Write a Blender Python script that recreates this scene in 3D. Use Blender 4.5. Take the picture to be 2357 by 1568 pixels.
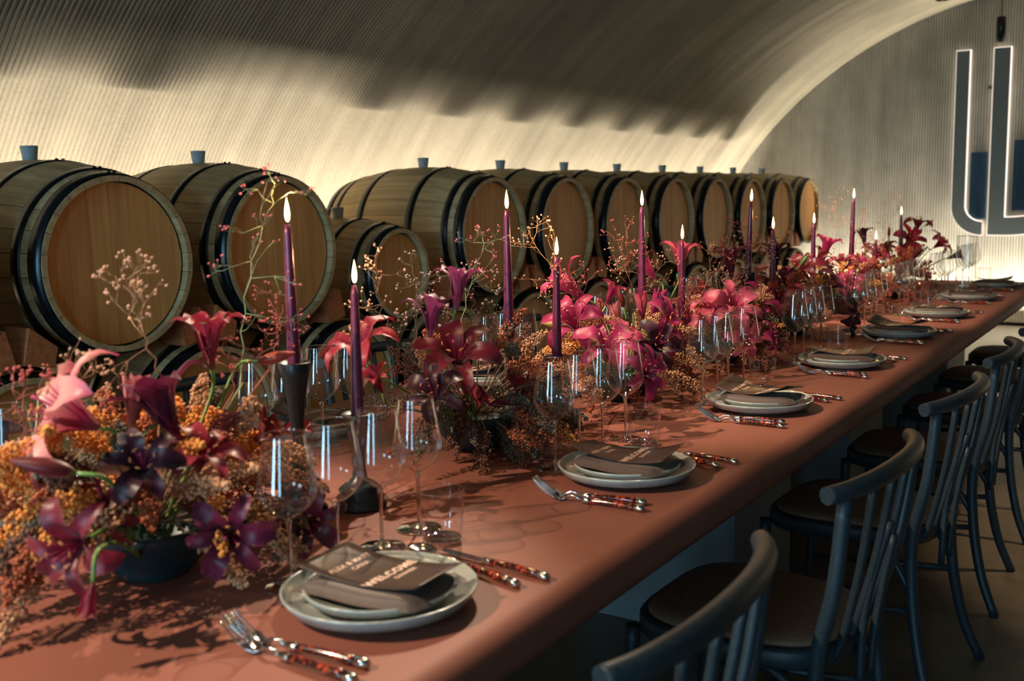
import bpy, math, random
import numpy as np
from mathutils import Vector, Matrix, Euler
for o in list(bpy.data.objects): bpy.data.objects.remove(o, do_unlink=True)
S=bpy.context.scene; COL=S.collection
PI=math.pi; random.seed(4); RNG=np.random.default_rng(11)
# ------------------------------------------------------------ camera
cam=bpy.data.cameras.new('camera'); camo=bpy.data.objects.new('camera',cam); COL.objects.link(camo)
cam.sensor_width=36.0; cam.sensor_fit='HORIZONTAL'; cam.lens=2411.6/2357*36
camo.matrix_world=Matrix(((0.8392946,-0.0570988,0.5406702,0),(0.5432844,0.1258631,-0.8300606,0),(-0.0206549,0.9904031,0.1366571,1.30),(0,0,0,1)))
cam.clip_start=.05; cam.clip_end=60
cam.dof.use_dof=True; cam.dof.focus_distance=2.75; cam.dof.aperture_fstop=4.4
S.camera=camo
# ------------------------------------------------------------ world, exposure, large lights
S.view_settings.view_transform='Standard'; S.view_settings.look='None'; S.view_settings.gamma=1; S.view_settings.use_curve_mapping=False
S.view_settings.exposure=0.30
S.cycles.transparent_max_bounces=48; S.cycles.max_bounces=14
W=bpy.data.worlds.new('world'); S.world=W; W.use_nodes=True
W.node_tree.nodes['Background'].inputs[0].default_value=(.35,.6,1,1); W.node_tree.nodes['Background'].inputs[1].default_value=.02
def area(name,loc,rot,sx,sy,power,color,spread=PI):
    l=bpy.data.lights.new(name,'AREA'); l.shape='RECTANGLE'; l.size=sx; l.size_y=sy; l.energy=power; l.color=color; l.spread=spread
    o=bpy.data.objects.new(name,l); COL.objects.link(o); o.location=loc; o.rotation_euler=rot; return o
# daylight through the tall glazed opening at the near end of the vault
area('daylight_opening',(-1.7,-4.55,1.45),(PI/2,0,0),1.0,2.7,170,(.42,.76,1))
area('added_daylight_right',(.85,-4.55,1.30),(PI/2,0,0),.8,2.4,75,(.36,.72,1))  # added second source, puts more blue on the chairs and pedestal
# warm strip on the floor behind the barrels, and the one at the foot of the end wall
area('barrel_strip_light',(-4.36,5.6,.10),(PI,0,0),.014,10.6,345,(1,.88,.74),math.radians(72))
area('end_strip_light',(-1.0,10.74,.05),(PI-.12,0,0),6.6,.04,195,(1,.91,.76),math.radians(120))
# ------------------------------------------------------------ helpers
def srgb(r,g,b):
    f=lambda c:(c/255/12.92 if c/255<=.04045 else ((c/255+.055)/1.055)**2.4)
    return (f(r),f(g),f(b))
class NT:
    def __init__(s,name):
        s.m=bpy.data.materials.new(name); s.m.use_nodes=True; s.t=s.m.node_tree; s.n=s.t.nodes; s.b=s.n['Principled BSDF']; s.out=s.n['Material Output']
    def new(s,t,**k):
        n=s.n.new(t)
        for a,v in k.items():
            if a.startswith('i_'):
                key=a[2:]; n.inputs[int(key) if key.isdigit() else key.replace('_',' ')].default_value=v
            else: setattr(n,a,v)
        return n
    def l(s,a,b): s.t.links.new(a,b)
    def coord(s,scale=(1,1,1),kind='Object'):
        c=s.new('ShaderNodeTexCoord'); m=s.new('ShaderNodeMapping'); m.inputs['Scale'].default_value=scale; s.l(c.outputs[kind],m.inputs[0]); return m.outputs[0]
    def noise(s,vec,scale,detail=4,rough=.55):
        n=s.new('ShaderNodeTexNoise'); n.inputs['Scale'].default_value=scale; n.inputs['Detail'].default_value=detail; n.inputs['Roughness'].default_value=rough; s.l(vec,n.inputs['Vector']); return n.outputs['Fac']
    def ramp(s,fac,stops):
        r=s.new('ShaderNodeValToRGB'); e=r.color_ramp.elements
        while len(e)<len(stops): e.new(.5)
        for i,(p,c) in enumerate(stops): e[i].position=p; e[i].color=(*c,1)
        s.l(fac,r.inputs[0]); return r.outputs[0]
    def mix(s,fac,a,b,mode='MIX'):
        m=s.new('ShaderNodeMix',data_type='RGBA',blend_type=mode)
        for i,v in ((0,fac),(6,a),(7,b)):
            if isinstance(v,(int,float)): m.inputs[i].default_value=v
            elif isinstance(v,tuple): m.inputs[i].default_value=(*v,1)
            else: s.l(v,m.inputs[i])
        return m.outputs[2]
    def bump(s,h,strength=.3,dist=.01):
        b=s.new('ShaderNodeBump'); b.inputs['Strength'].default_value=strength; b.inputs['Distance'].default_value=dist; s.l(h,b.inputs['Height']); s.l(b.outputs[0],s.b.inputs['Normal'])
    def base(s,c):
        if isinstance(c,tuple): s.b.inputs['Base Color'].default_value=(*c,1)
        else: s.l(c,s.b.inputs['Base Color'])
def simple(name,c,rough=.5,metal=0,var=.15,scale=30,bump=0,coat=0,spec=.5):
    t=NT(name); v=t.coord(); n=t.noise(v,scale)
    d=tuple(x*(1-var) for x in c); h=tuple(min(1,x*(1+var)) for x in c)
    t.base(t.ramp(n,[(.3,d),(.7,h)])); t.b.inputs['Roughness'].default_value=rough; t.b.inputs['Metallic'].default_value=metal
    t.b.inputs['Coat Weight'].default_value=coat; t.b.inputs['Specular IOR Level'].default_value=spec
    if bump: t.bump(n,bump,.002)
    return t.m
def wood(name,c1,c2,scale,axis=0,rough=.55,rand=.25,bump=.15,coord='Object'):
    t=NT(name); sc=[scale]*3; sc[axis]=scale*.05
    v=t.coord(tuple(sc),coord); oi=t.new('ShaderNodeObjectInfo')
    ad=t.new('ShaderNodeVectorMath',operation='ADD'); mu=t.new('ShaderNodeMath',operation='MULTIPLY'); mu.inputs[1].default_value=37.0
    t.l(oi.outputs['Random'],mu.inputs[0]); t.l(v,ad.inputs[0]); t.l(mu.outputs[0],ad.inputs[1])
    n=t.noise(ad.outputs[0],1.0,6,.62); c=t.ramp(n,[(.28,c1),(.72,c2)])
    hs=t.new('ShaderNodeHueSaturation'); mr=t.new('ShaderNodeMapRange'); mr.inputs[3].default_value=1-rand; mr.inputs[4].default_value=1+rand*.6
    t.l(oi.outputs['Random'],mr.inputs[0]); t.l(mr.outputs[0],hs.inputs['Value']); t.l(c,hs.inputs['Color']); t.base(hs.outputs[0])
    t.b.inputs['Roughness'].default_value=rough; t.bump(n,bump,.002); return t.m
def mk(name,V,F,m=None,smooth=True,uv=None):
    me=bpy.data.meshes.new(name); me.from_pydata([tuple(map(float,v)) for v in V],[],[tuple(f) for f in F]); 
    if m: me.materials.append(m)
    if smooth: me.polygons.foreach_set('use_smooth',[len(f)<=4 for f in F])
    if uv is not None:
        l=me.uv_layers.new(name='UVMap'); idx=np.zeros(len(me.loops),dtype=np.int32); me.loops.foreach_get('vertex_index',idx)
        l.data.foreach_set('uv',np.asarray(uv,float)[idx].ravel())
    me.update(); return me
def fast(name,V,F,m,smooth=False):
    """numpy arrays, all faces the same size"""
    V=np.asarray(V,np.float32); F=np.asarray(F,np.int32); k=F.shape[1]
    me=bpy.data.meshes.new(name); me.vertices.add(len(V)); me.vertices.foreach_set('co',V.ravel())
    me.loops.add(F.size); me.loops.foreach_set('vertex_index',F.ravel()); me.polygons.add(len(F))
    me.polygons.foreach_set('loop_start',np.arange(0,F.size,k,dtype=np.int32))
    if smooth: me.polygons.foreach_set('use_smooth',np.ones(len(F),bool))
    if m: me.materials.append(m)
    me.update(calc_edges=True); me.validate(); return me
def obj(name,me,parent=None,loc=(0,0,0),rot=(0,0,0),sc=None,label=None):
    o=bpy.data.objects.new(name,me); COL.objects.link(o); o.location=loc; o.rotation_euler=rot
    if sc: o.scale=sc if hasattr(sc,'__len__') else (sc,)*3
    if parent: o.parent=parent
    if label: o['label']=label
    return o
def tag(o,label,cat,group=None,kind=None):
    o['label']=label; o['category']=cat
    if group: o['group']=group
    if kind: o['kind']=kind
    return o
def thing(name,label,cat,loc=(0,0,0),rot=(0,0,0),group=None,sc=None):
    return tag(obj(name,None,None,loc,rot,sc),label,cat,group)
def struct(name,me,loc=(0,0,0),label=None):
    o=obj(name,me,None,loc); o['kind']='structure'
    if label: o['label']=label
    return o
def dup(root,loc,rot=None,label=None,group=None,sc=None,parent=None):
    r=root.copy(); COL.objects.link(r); r.location=loc; r.parent=parent
    if rot is not None: r.rotation_euler=rot
    if sc: r.scale=(sc,)*3
    if label: r['label']=label
    if group: r['group']=group
    for ch in root.children:
        c=ch.copy(); COL.objects.link(c); c.parent=r
        for g in ch.children:
            d=g.copy(); COL.objects.link(d); d.parent=c
    return r
def lathe(prof,n=32,axis='z',caps=False):
    V=[];F=[]
    for r,z in prof:
        for i in range(n):
            a=2*PI*i/n; V.append((r*math.cos(a),r*math.sin(a),z) if axis=='z' else (z,r*math.cos(a),r*math.sin(a)))
    for j in range(len(prof)-1):
        for i in range(n): F.append((j*n+i,j*n+(i+1)%n,(j+1)*n+(i+1)%n,(j+1)*n+i))
    if caps: F.append(tuple(range(n))[::-1]); F.append(tuple(range((len(prof)-1)*n,len(prof)*n)))
    return V,F
def tube(P,R,n=8,cap=True):
    P=[Vector(p) for p in P]; 
    if not hasattr(R,'__len__'): R=[R]*len(P)
    V=[];F=[]; up=None
    for i,p in enumerate(P):
        t=(P[min(i+1,len(P)-1)]-P[max(i-1,0)]).normalized()
        if up is None: up=Vector((0,0,1)) if abs(t.z)<.9 else Vector((1,0,0))
        a=t.cross(up).normalized(); b=a.cross(t).normalized(); up=b
        rr=R[i] if hasattr(R[i],'__len__') else (R[i],R[i])
        for k in range(n):
            th=2*PI*k/n; V.append(p+a*(rr[0]*math.cos(th))+b*(rr[1]*math.sin(th)))
    for i in range(len(P)-1):
        for k in range(n): F.append((i*n+k,i*n+(k+1)%n,(i+1)*n+(k+1)%n,(i+1)*n+k))
    if cap: F.append(tuple(range(n))[::-1]); F.append(tuple((len(P)-1)*n+k for k in range(n)))
    return V,F
def join(*vf):
    V=[];F=[]
    for v,f in vf:
        o=len(V); V+=list(v); F+=[tuple(i+o for i in q) for q in f]
    return V,F
def box(x0,x1,y0,y1,z0,z1):
    V=[(x,y,z) for x in (x0,x1) for y in (y0,y1) for z in (z0,z1)]
    return V,[(0,1,3,2),(4,6,7,5),(0,4,5,1),(2,3,7,6),(0,2,6,4),(1,5,7,3)]
def bez(p,n):
    """Catmull-Rom through points"""
    P=[Vector(q) for q in p]; P=[P[0]*2-P[1]]+P+[P[-1]*2-P[-2]]; out=[]
    m=len(P)-3
    for i in range(n+1):
        t=i/n*m; k=min(int(t),m-1); u=t-k; a,b,c,d=P[k:k+4]
        out.append(.5*((2*b)+(c-a)*u+(2*a-5*b+4*c-d)*u*u+(3*b-a-3*c+d)*u**3))
    return out
def bevel(o,w=.003,seg=2):
    b=o.modifiers.new('bevel','BEVEL'); b.width=w; b.segments=seg; b.limit_method='ANGLE'; return o
ORD=['nearest','second','third','fourth','fifth','sixth','seventh','eighth','ninth','tenth','eleventh','twelfth','thirteenth']
# ------------------------------------------------------------ materials
def concrete(name,c1,c2,axisstretch,rough=.9):
    t=NT(name); v=t.coord((1,1,1)); v2=t.coord(axisstretch)
    n1=t.noise(v,.8,5,.6); n2=t.noise(v2,3.0,4,.6); n3=t.noise(v,70,3,.6)
    a=t.ramp(n1,[(.3,c1),(.7,c2)]); b=t.ramp(n2,[(.3,(.6,.58,.55)),(.7,(1.08,1.06,1.02))])
    c=t.mix(.75,a,b,'MULTIPLY'); d=t.mix(.5,c,t.ramp(n3,[(.25,(.45,.42,.38)),(.45,(1,1,1))]),'MULTIPLY'); t.base(d)
    t.b.inputs['Roughness'].default_value=rough; t.bump(n3,.35,.004); return t.m
M_vault=concrete('board_marked_concrete',srgb(112,107,90),srgb(146,138,118),(.15,2.2,.15))
M_endw=concrete('grey_ribbed_concrete',srgb(132,129,118),srgb(180,175,162),(2.0,1,.35))
M_floor=NT('polished_concrete_floor')
_v=M_floor.coord(); _n=M_floor.noise(_v,1.3,6,.6); _n2=M_floor.noise(_v,14,4)
M_floor.base(M_floor.mix(.4,M_floor.ramp(_n,[(.3,srgb(88,76,62)),(.7,srgb(128,112,92))]),M_floor.ramp(_n2,[(.3,srgb(80,70,58)),(.7,srgb(135,118,96))])))
M_floor.b.inputs['Roughness'].default_value=.42; M_floor.bump(_n2,.08,.002); M_floor=M_floor.m
M_table=NT('terracotta_tabletop')
_v=M_table.coord(); _n=M_table.noise(_v,2.2,5,.6); _n2=M_table.noise(_v,160,2)
M_table.base(M_table.ramp(_n,[(.25,(.200,.066,.044)),(.75,(.260,.090,.062))])); M_table.b.inputs['Roughness'].default_value=.60; M_table.b.inputs['Specular IOR Level'].default_value=.22; M_table.bump(_n2,.06,.001); M_table=M_table.m
M_ped=simple('grey_painted_panel',(.20,.22,.23),.6,0,.08,6)
M_stave=wood('barrel_stave_oak',srgb(146,122,84),srgb(192,170,124),26,0,.6,.14)
M_head=wood('barrel_head_oak',srgb(176,120,62),srgb(214,162,98),34,2,.55,.10)
M_chime=wood('stave_end_oak',srgb(150,124,84),srgb(190,165,120),60,0,.6,.15)
M_hoop=simple('black_steel_hoop',(.012,.016,.019),.28,.6,.5,20,.05)
M_rivet=simple('hoop_rivet',(.03,.03,.035),.35,.8)
M_bung=simple('grey_silicone_bung',(.26,.34,.38),.5)
M_wedge=wood('wedge_wood',srgb(150,84,48),srgb(196,122,76),60,0,.6,.1)
M_chair=NT('dark_blue_grey_painted_wood'); _v=M_chair.coord((1,1,1)); _n=M_chair.noise(_v,180,3)
M_chair.base(M_chair.ramp(_n,[(.3,(.010,.018,.024)),(.7,(.020,.034,.044))])); M_chair.b.inputs['Roughness'].default_value=.48; M_chair.bump(_n,.12,.001); M_chair=M_chair.m
M_cush=simple('brown_leather_seat_pad',(.17,.088,.050),.6,0,.25,120,.2)
M_plate=NT('grey_green_glazed_stoneware'); _v=M_plate.coord(); _n=M_plate.noise(_v,45,4)
M_plate.base(M_plate.ramp(_n,[(.3,(.26,.275,.25)),(.7,(.34,.355,.32))])); M_plate.b.inputs['Roughness'].default_value=.22; M_plate.b.inputs['Coat Weight'].default_value=.3; M_plate=M_plate.m
M_napkin=NT('taupe_satin_napkin'); _v=M_napkin.coord((1,1,1)); _n=M_napkin.noise(_v,300,2)
M_napkin.base(M_napkin.ramp(_n,[(.3,(.050,.030,.023)),(.7,(.075,.045,.035))])); M_napkin.b.inputs['Roughness'].default_value=.55; M_napkin.b.inputs['Sheen Weight'].default_value=.1; M_napkin=M_napkin.m
M_card=simple('dark_brown_card',(.050,.030,.023),.30,0,.1,80,0,0,.10)
M_ink=simple('pale_pink_print',(.62,.40,.31),.6,0,.05)
M_steel=simple('polished_steel',(.66,.66,.66),.10,1,.05,60)
M_tort=NT('tortoiseshell_resin'); _v=M_tort.coord(); _n=M_tort.noise(_v,150,3,.5)
M_tort.base(M_tort.ramp(_n,[(.45,(.012,.003,.002)),(.53,(.10,.010,.004)),(.62,(.42,.045,.010))])); M_tort.b.inputs['Roughness'].default_value=.12; M_tort.b.inputs['Coat Weight'].default_value=1; M_tort=M_tort.m
def thinglass(name,tint=(.985,.99,.99),ior=1.45,gain=1.0):
    t=NT(name); t.n.remove(t.b)
    tr=t.new('ShaderNodeBsdfTransparent'); tr.inputs[0].default_value=(*tint,1)
    gl=t.new('ShaderNodeBsdfGlossy'); gl.inputs['Roughness'].default_value=.015; gl.inputs[0].default_value=(1,1,1,1)
    lf=t.new('ShaderNodeLayerWeight'); lf.inputs[0].default_value=.5; pw=t.new('ShaderNodeMath',operation='POWER'); pw.inputs[1].default_value=2.2; t.l(lf.outputs['Facing'],pw.inputs[0]); lw=t.new('ShaderNodeMath',operation='MULTIPLY_ADD'); lw.inputs[1].default_value=.75; lw.inputs[2].default_value=.062; t.l(pw.outputs[0],lw.inputs[0])
    nz=t.noise(t.coord(),8,2); mm=t.new('ShaderNodeMath',operation='MULTIPLY_ADD'); mm.inputs[1].default_value=.015; t.l(nz,mm.inputs[0]); t.l(lw.outputs[0],mm.inputs[2])
    mx=t.new('ShaderNodeMixShader'); t.l(mm.outputs[0],mx.inputs[0]); t.l(tr.outputs[0],mx.inputs[1]); t.l(gl.outputs[0],mx.inputs[2]); t.l(mx.outputs[0],t.out.inputs[0]); return t.m
M_glass=thinglass('clear_thin_glass')
M_sglass=NT('clear_solid_glass'); M_sglass.b.inputs['Transmission Weight'].default_value=1; M_sglass.b.inputs['Roughness'].default_value=0.0; M_sglass.b.inputs['IOR'].default_value=1.48
M_sglass.base(M_sglass.ramp(M_sglass.noise(M_sglass.coord(),5),[(0,(.97,.98,.98)),(1,(1,1,1))])); M_sglass=M_sglass.m
M_smoke=NT('smoked_red_brown_glass'); M_smoke.b.inputs['Transmission Weight'].default_value=.85; M_smoke.b.inputs['Roughness'].default_value=.03; M_smoke.base(M_smoke.ramp(M_smoke.noise(M_smoke.coord(),9),[(0,(.16,.07,.06)),(1,(.26,.12,.10))])); M_smoke=M_smoke.m
M_black=simple('black_satin_ceramic',(.014,.020,.024),.33,0,.3,30)
M_bowl=simple('dark_teal_ceramic',(.012,.032,.040),.45,0,.3,30)
M_wax=NT('aubergine_wax'); _n=M_wax.noise(M_wax.coord(),40); M_wax.base(M_wax.ramp(_n,[(.3,(.115,.014,.050)),(.7,(.165,.022,.068))])); M_wax.b.inputs['Roughness'].default_value=.32
M_wax.b.inputs['Subsurface Weight'].default_value=.25; M_wax.b.inputs['Subsurface Radius'].default_value=(.02,.004,.006); M_wax.b.inputs['Subsurface Scale'].default_value=.3; M_wax=M_wax.m
def emis(name,c,s,c2=None):
    t=NT(name); e=t.new('ShaderNodeEmission'); e.inputs[1].default_value=s
    n=t.noise(t.coord(),3); t.l(t.ramp(n,[(0,c),(1,c2 or c)]),e.inputs[0]); t.l(e.outputs[0],t.out.inputs[0]); return t.m
M_flame=emis('candle_flame',(1,.58,.20),11,(1,.70,.32)); M_wick=simple('black_wick',(.01,.008,.006),.9)
M_led=emis('warm_led_strip',(1,.80,.52),6); M_halo=emis('sign_back_light',(1,.84,.70),1.5)
M_sign=simple('grey_green_sign_face',(.060,.072,.068),.5,0,.08,6)
M_blue=simple('dark_blue_panel',(.010,.045,.085),.5,0,.2,5)
M_lampb=simple('black_lamp_housing',(.010,.010,.011),.4,.3)
M_lamp=emis('lamp_disc',(1,.80,.55),14)
def petalmat(name,c,c2,edge):
    t=NT(name); uvc=t.new('ShaderNodeTexCoord'); sp=t.new('ShaderNodeSeparateXYZ'); t.l(uvc.outputs['UV'],sp.inputs[0])
    mp=t.new('ShaderNodeMapping'); mp.inputs['Scale'].default_value=(26,1.5,1); t.l(uvc.outputs['UV'],mp.inputs[0]); n=t.noise(mp.outputs[0],1,3)
    a=t.ramp(sp.outputs['Y'],[(0,edge),(.16,c),(.62,c2),(1,c)]); b=t.mix(.55,a,t.ramp(n,[(.3,(.55,.45,.5)),(.7,(1.15,1.1,1.1))]),'MULTIPLY'); t.base(b)
    t.b.inputs['Roughness'].default_value=.38; t.b.inputs['Sheen Weight'].default_value=.15; t.bump(n,.25,.002)
    tl=t.new('ShaderNodeBsdfTranslucent'); t.l(b,tl.inputs[0]); mx=t.new('ShaderNodeMixShader'); mx.inputs[0].default_value=.30
    t.l(t.b.outputs[0],mx.inputs[1]); t.l(tl.outputs[0],mx.inputs[2]); t.l(mx.outputs[0],t.out.inputs[0]); return t.m
PM={'pink':petalmat('petal_pink',(.44,.030,.12),(.66,.12,.19),(.30,.05,.05)),'magenta':petalmat('petal_magenta',(.32,.012,.090),(.42,.022,.115),(.30,.06,.03)),
'magentad':petalmat('petal_deep_magenta',(.22,.010,.055),(.30,.018,.08),(.2,.03,.02)),'crimson':petalmat('petal_crimson',(.27,.010,.032),(.34,.018,.045),(.32,.10,.05)),
'burgundy':petalmat('petal_burgundy',(.15,.007,.020),(.20,.010,.028),(.10,.02,.01)),'plum':petalmat('petal_plum',(.12,.010,.045),(.15,.014,.055),(.2,.03,.08)),
'dark':petalmat('petal_near_black',(.035,.004,.014),(.05,.006,.02),(.05,.01,.015)),'orchid':petalmat('petal_orchid',(.24,.022,.105),(.32,.05,.16),(.40,.16,.26)),
'blushpink':petalmat('petal_blush_pink',(.50,.035,.13),(.86,.38,.33),(.45,.10,.08)),'blush':petalmat('petal_blush',(.62,.20,.24),(.66,.24,.26),(.60,.34,.18)),'budred':petalmat('bud_maroon',(.16,.010,.012),(.20,.018,.016),(.30,.26,.05)),
'budorange':petalmat('bud_orange_red',(.42,.05,.03),(.50,.10,.05),(.15,.20,.06)),'budgreen':petalmat('bud_green_red',(.30,.28,.07),(.26,.10,.06),(.20,.28,.06)),
'budgreen2':petalmat('bud_green',(.12,.24,.05),(.14,.28,.06),(.10,.2,.05)),'budyellow':petalmat('bud_yellow',(.55,.42,.10),(.55,.46,.14),(.25,.35,.08))}
M_stem=simple('lily_stem_green',(.13,.24,.045),.45,0,.3,40); M_leaf=simple('lily_leaf_green',(.02,.13,.05),.4,0,.3,30)
M_anther=simple('lily_anther',(.50,.18,.05),.7); M_fil=simple('lily_filament',(.42,.03,.09),.5)
M_seed={'orange':simple('seed_orange',(.70,.27,.05),.75,0,.35,90),'tan':simple('seed_tan',(.56,.29,.15),.8,0,.35,90),'rust':simple('seed_rust',(.36,.085,.03),.8,0,.4,90),
'brown':simple('seed_brown',(.14,.055,.03),.85,0,.4,90),'grey':simple('seed_grey_green',(.12,.105,.075),.85,0,.4,90),'rose':simple('seed_rose',(.34,.07,.06),.8,0,.4,90)}
M_twig={'tan':simple('twig_tan',(.40,.20,.10),.7),'red':simple('twig_red',(.30,.07,.05),.7),'green':simple('twig_green',(.18,.24,.12),.6),'dark':simple('twig_brown',(.22,.14,.08),.7)}
M_berry={'tan':simple('berry_pale',(.62,.32,.20),.5),'red':simple('berry_red',(.46,.07,.06),.5),'green':simple('berry_pink',(.50,.08,.11),.5),'dark':simple('berry_beige',(.48,.30,.24),.5)}

# ------------------------------------------------------------ structure
CX,CZ,RV=-1.08,-.59,3.70
YW=10.90
a0=math.asin((0-CZ)/RV)
# ribbed vault: fine board grooves are real geometry where the camera sees them
prof=[]
y=1.0; k=0
while y<YW:
    d=.008+.004*random.random(); w=.0035+.002*random.random()
    prof+= [(y,0.0),(y+.025-w,0.0005*random.uniform(-1,1)),(y+.025-w*.75,d),(y+.025-w*.25,d)]
    y+=.025
prof=[(-4.7,0)]+prof+[(YW,0)]
NA=56
angs=[PI-a0-(PI-2*a0)*i/NA for i in range(NA+1)]
ca=np.cos(angs); sa=np.sin(angs); P=np.array(prof)
R_=RV+P[:,1][None,:]
V=np.stack([CX+R_*ca[:,None],np.repeat(P[:,0][None,:],NA+1,0),CZ+R_*sa[:,None]],-1).reshape(-1,3); n=len(prof)
ii,jj=np.meshgrid(np.arange(NA),np.arange(n-1),indexing='ij'); b=(ii*n+jj).ravel()
F=np.stack([b,b+n,b+n+1,b+1],-1)
me=fast('vault',V,F,M_vault); struct('ceiling',me,label='ribbed board-marked concrete barrel vault')
# end wall with fine vertical ribs
xs=[]; x=-4.9
while x<2.8:
    xs+=[(x,0),(x+.016,0),(x+.0185,.012),(x+.0225,.012)]; x+=.025
V=[];F=[]
for x,d in xs: V+=[(x,YW+d,-.05),(x,YW+d,3.3)]
for i in range(len(xs)-1): F.append((2*i,2*i+2,2*i+3,2*i+1))
struct('wall_back',mk('end_wall',V,F,M_endw,False),label='ribbed grey concrete end wall')
struct('floor',mk('floor',*box(-5.2,3.0,-4.8,11.2,-.08,0),M_floor,False))
# near end wall with the tall glazed opening and an added one at right (behind the camera)
struct('wall_front',mk('front_wall',*join(box(-5,-2.21,-4.85,-4.65,0,3.3),box(-1.19,.44,-4.85,-4.65,0,3.3),box(1.26,2.8,-4.85,-4.65,0,3.3),box(.44,1.26,-4.85,-4.65,2.52,3.3),box(-2.21,-1.19,-4.85,-4.65,2.82,3.3)),M_vault,False))
# LED strip at the foot of the end wall
struct('trim_1',mk('led_profile',*box(-4.5,2.3,10.775,10.80,.0,.018),M_led,False),label='glowing strip light at the foot of the end wall')
struct('trim_2',mk('led_cover',*box(-4.5,2.3,10.72,10.735,.0,.03),M_lampb,False),label='dark lip in front of the strip light')

struct('trim_3',mk('added_light_lip',*join(box(-4.305,-4.295,.2,10.9,0,.275),box(-4.43,-4.42,.2,10.9,0,.12)),M_lampb,False),label='added low black lip behind the barrels, cuts off the strip light')  # unseen boards added to cut the strip's light off on the vault
# ------------------------------------------------------------ table
TC=-1.34; HW=.640; Y0=-.75; Y1=6.68; RT=.044
def edge(sgn):
    pts=[]
    for i in range(9):
        a=PI/2*(i/8); pts.append((sgn*(HW-RT+RT*math.sin(a)), .75-RT+RT*math.cos(a)))
    return pts
ring=edge(1)+[(HW,.700),(HW-.008,.687),(HW-.022,.681)]+[(-(HW-.022),.681),(-(HW-.008),.687),(-HW,.700)]+edge(-1)[::-1]
def ringat(y,s):
    return [(TC+x*(1-s/HW) if True else 0,y,(z-.70)*(1-s/.2)+.70) for x,z in ring]
V=[];F=[];n=len(ring)
rows=[(Y0,.03),(Y0+.02,.008),(Y0+.05,0)]+[(Y0+.05+(Y1-Y0-.1)*i/40,0) for i in range(1,41)]+[(Y1-.02,.008),(Y1,.03)]
for y,s in rows: V+=ringat(y,s)
for j in range(len(rows)-1):
    for i in range(n): F.append((j*n+i,(j+1)*n+i,(j+1)*n+(i+1)%n,j*n+(i+1)%n))
F.append(tuple(range(n))); F.append(tuple(range((len(rows)-1)*n,len(rows)*n))[::-1])
tb=thing('dining_table','very long dining table with smooth terracotta top and thick rounded edge','table',(TC,3,0))
def child(name,V,F,m,parent,smooth=False,label=None):
    o=obj(name,mk(name,V,F,m,smooth),parent,label=label); o.location=[-c for c in parent.location]; return o
child('tabletop',V,F,M_table,tb,True)
for yy in (-.68,2.77,3.97,5.84):
    p=child('pedestal',*box(-1.573,-1.057,yy,yy+.50,0,.6815),M_ped,tb); 

# ------------------------------------------------------------ barrels
RB,RH,HL=.368,.300,.475
def rad(x,rb=RB,rh=RH,hl=HL): return rh+(rb-rh)*(1-(abs(x)/hl)**2.0)
NS=26
def barrel_meshes(rb,rh,hl,ns,pre):
    D={}
    # stave
    nx=14; V=[];F=[]; da=PI/ns-.0035
    for i in range(nx+1):
        x=-hl+2*hl*i/nx; r=rad(x,rb,rh,hl); th=.026
        if i in (0,nx): th=.020
        for (rr,a) in ((r,-da),(r,0),(r,da),(r-th,da),(r-th,0),(r-th,-da)):
            V.append((x,rr*math.sin(a),rr*math.cos(a)))
    for i in range(nx):
        for k in range(6): F.append((i*6+k,i*6+(k+1)%6,(i+1)*6+(k+1)%6,(i+1)*6+k))
    F.append((0,1,2,3,4,5)[::-1]); F.append(tuple(nx*6+k for k in range(6)))
    D['stave']=mk(pre+'stave',V,F,M_stave,False)
    # head planks, recessed
    D['plank']=[]; rr=rh-.022; npk=6; ws=[random.uniform(.8,1.25) for _ in range(npk)]; s=sum(ws); e=[-rr]
    for w in ws: e.append(e[-1]+2*rr*w/s)
    for i in range(npk):
        ya,yb=e[i]+.0007,e[i+1]-.0007; q=[]; N=8
        for k in range(N+1):
            yy=ya+(yb-ya)*k/N; q.append((yy,math.sqrt(max(0,rr*rr-yy*yy))))
        poly=q+[(a,-b) for a,b in q[::-1]]
        # drop duplicates at the tips
        pl=[poly[0]]
        for p_ in poly[1:]:
            if abs(p_[0]-pl[-1][0])+abs(p_[1]-pl[-1][1])>1e-5: pl.append(p_)
        if abs(pl[0][0]-pl[-1][0])+abs(pl[0][1]-pl[-1][1])<1e-5: pl.pop()
        m=len(pl); V=[(0,a,b) for a,b in pl]+[(-.02,a,b) for a,b in pl]
        F=[tuple(range(m)),tuple(range(m,2*m))[::-1]]+[(k,k+m,(k+1)%m+m,(k+1)%m) for k in range(m)]
        D['plank'].append(mk(pre+'head_plank',V,F,M_head,False))
    D['hoops']=[]
    for (xa,xb) in ((hl-.052,hl-.002),(hl-.120,hl-.084),(.145*hl/.475,.187*hl/.475)):
        pr=[(rad(xa,rb,rh,hl)-.002,xa),(rad(xa,rb,rh,hl)+.0028,xa),(rad((xa+xb)/2,rb,rh,hl)+.0032,(xa+xb)/2),(rad(xb,rb,rh,hl)+.0028,xb),(rad(xb,rb,rh,hl)-.002,xb)]
        V,F=lathe(pr,56,'x'); me=mk(pre+'hoop',V,F,M_hoop,True); D['hoops'].append((me,(xa+xb)/2))
    V,F=lathe([(0,.0),(.0065,0),(.006,.003),(.003,.005),(0,.0055)],10); D['rivet']=mk('rivet',V,F,M_rivet)
    V,F=lathe([(0,.052),(.029,.052),(.031,.049),(.0245,0),(.023,-.02)],24); D['bung']=mk('bung',V,F,M_bung)
    return D
BD=barrel_meshes(RB,RH,HL,NS,''); BS=barrel_meshes(.258,.208,.38,20,'small_')
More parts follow.
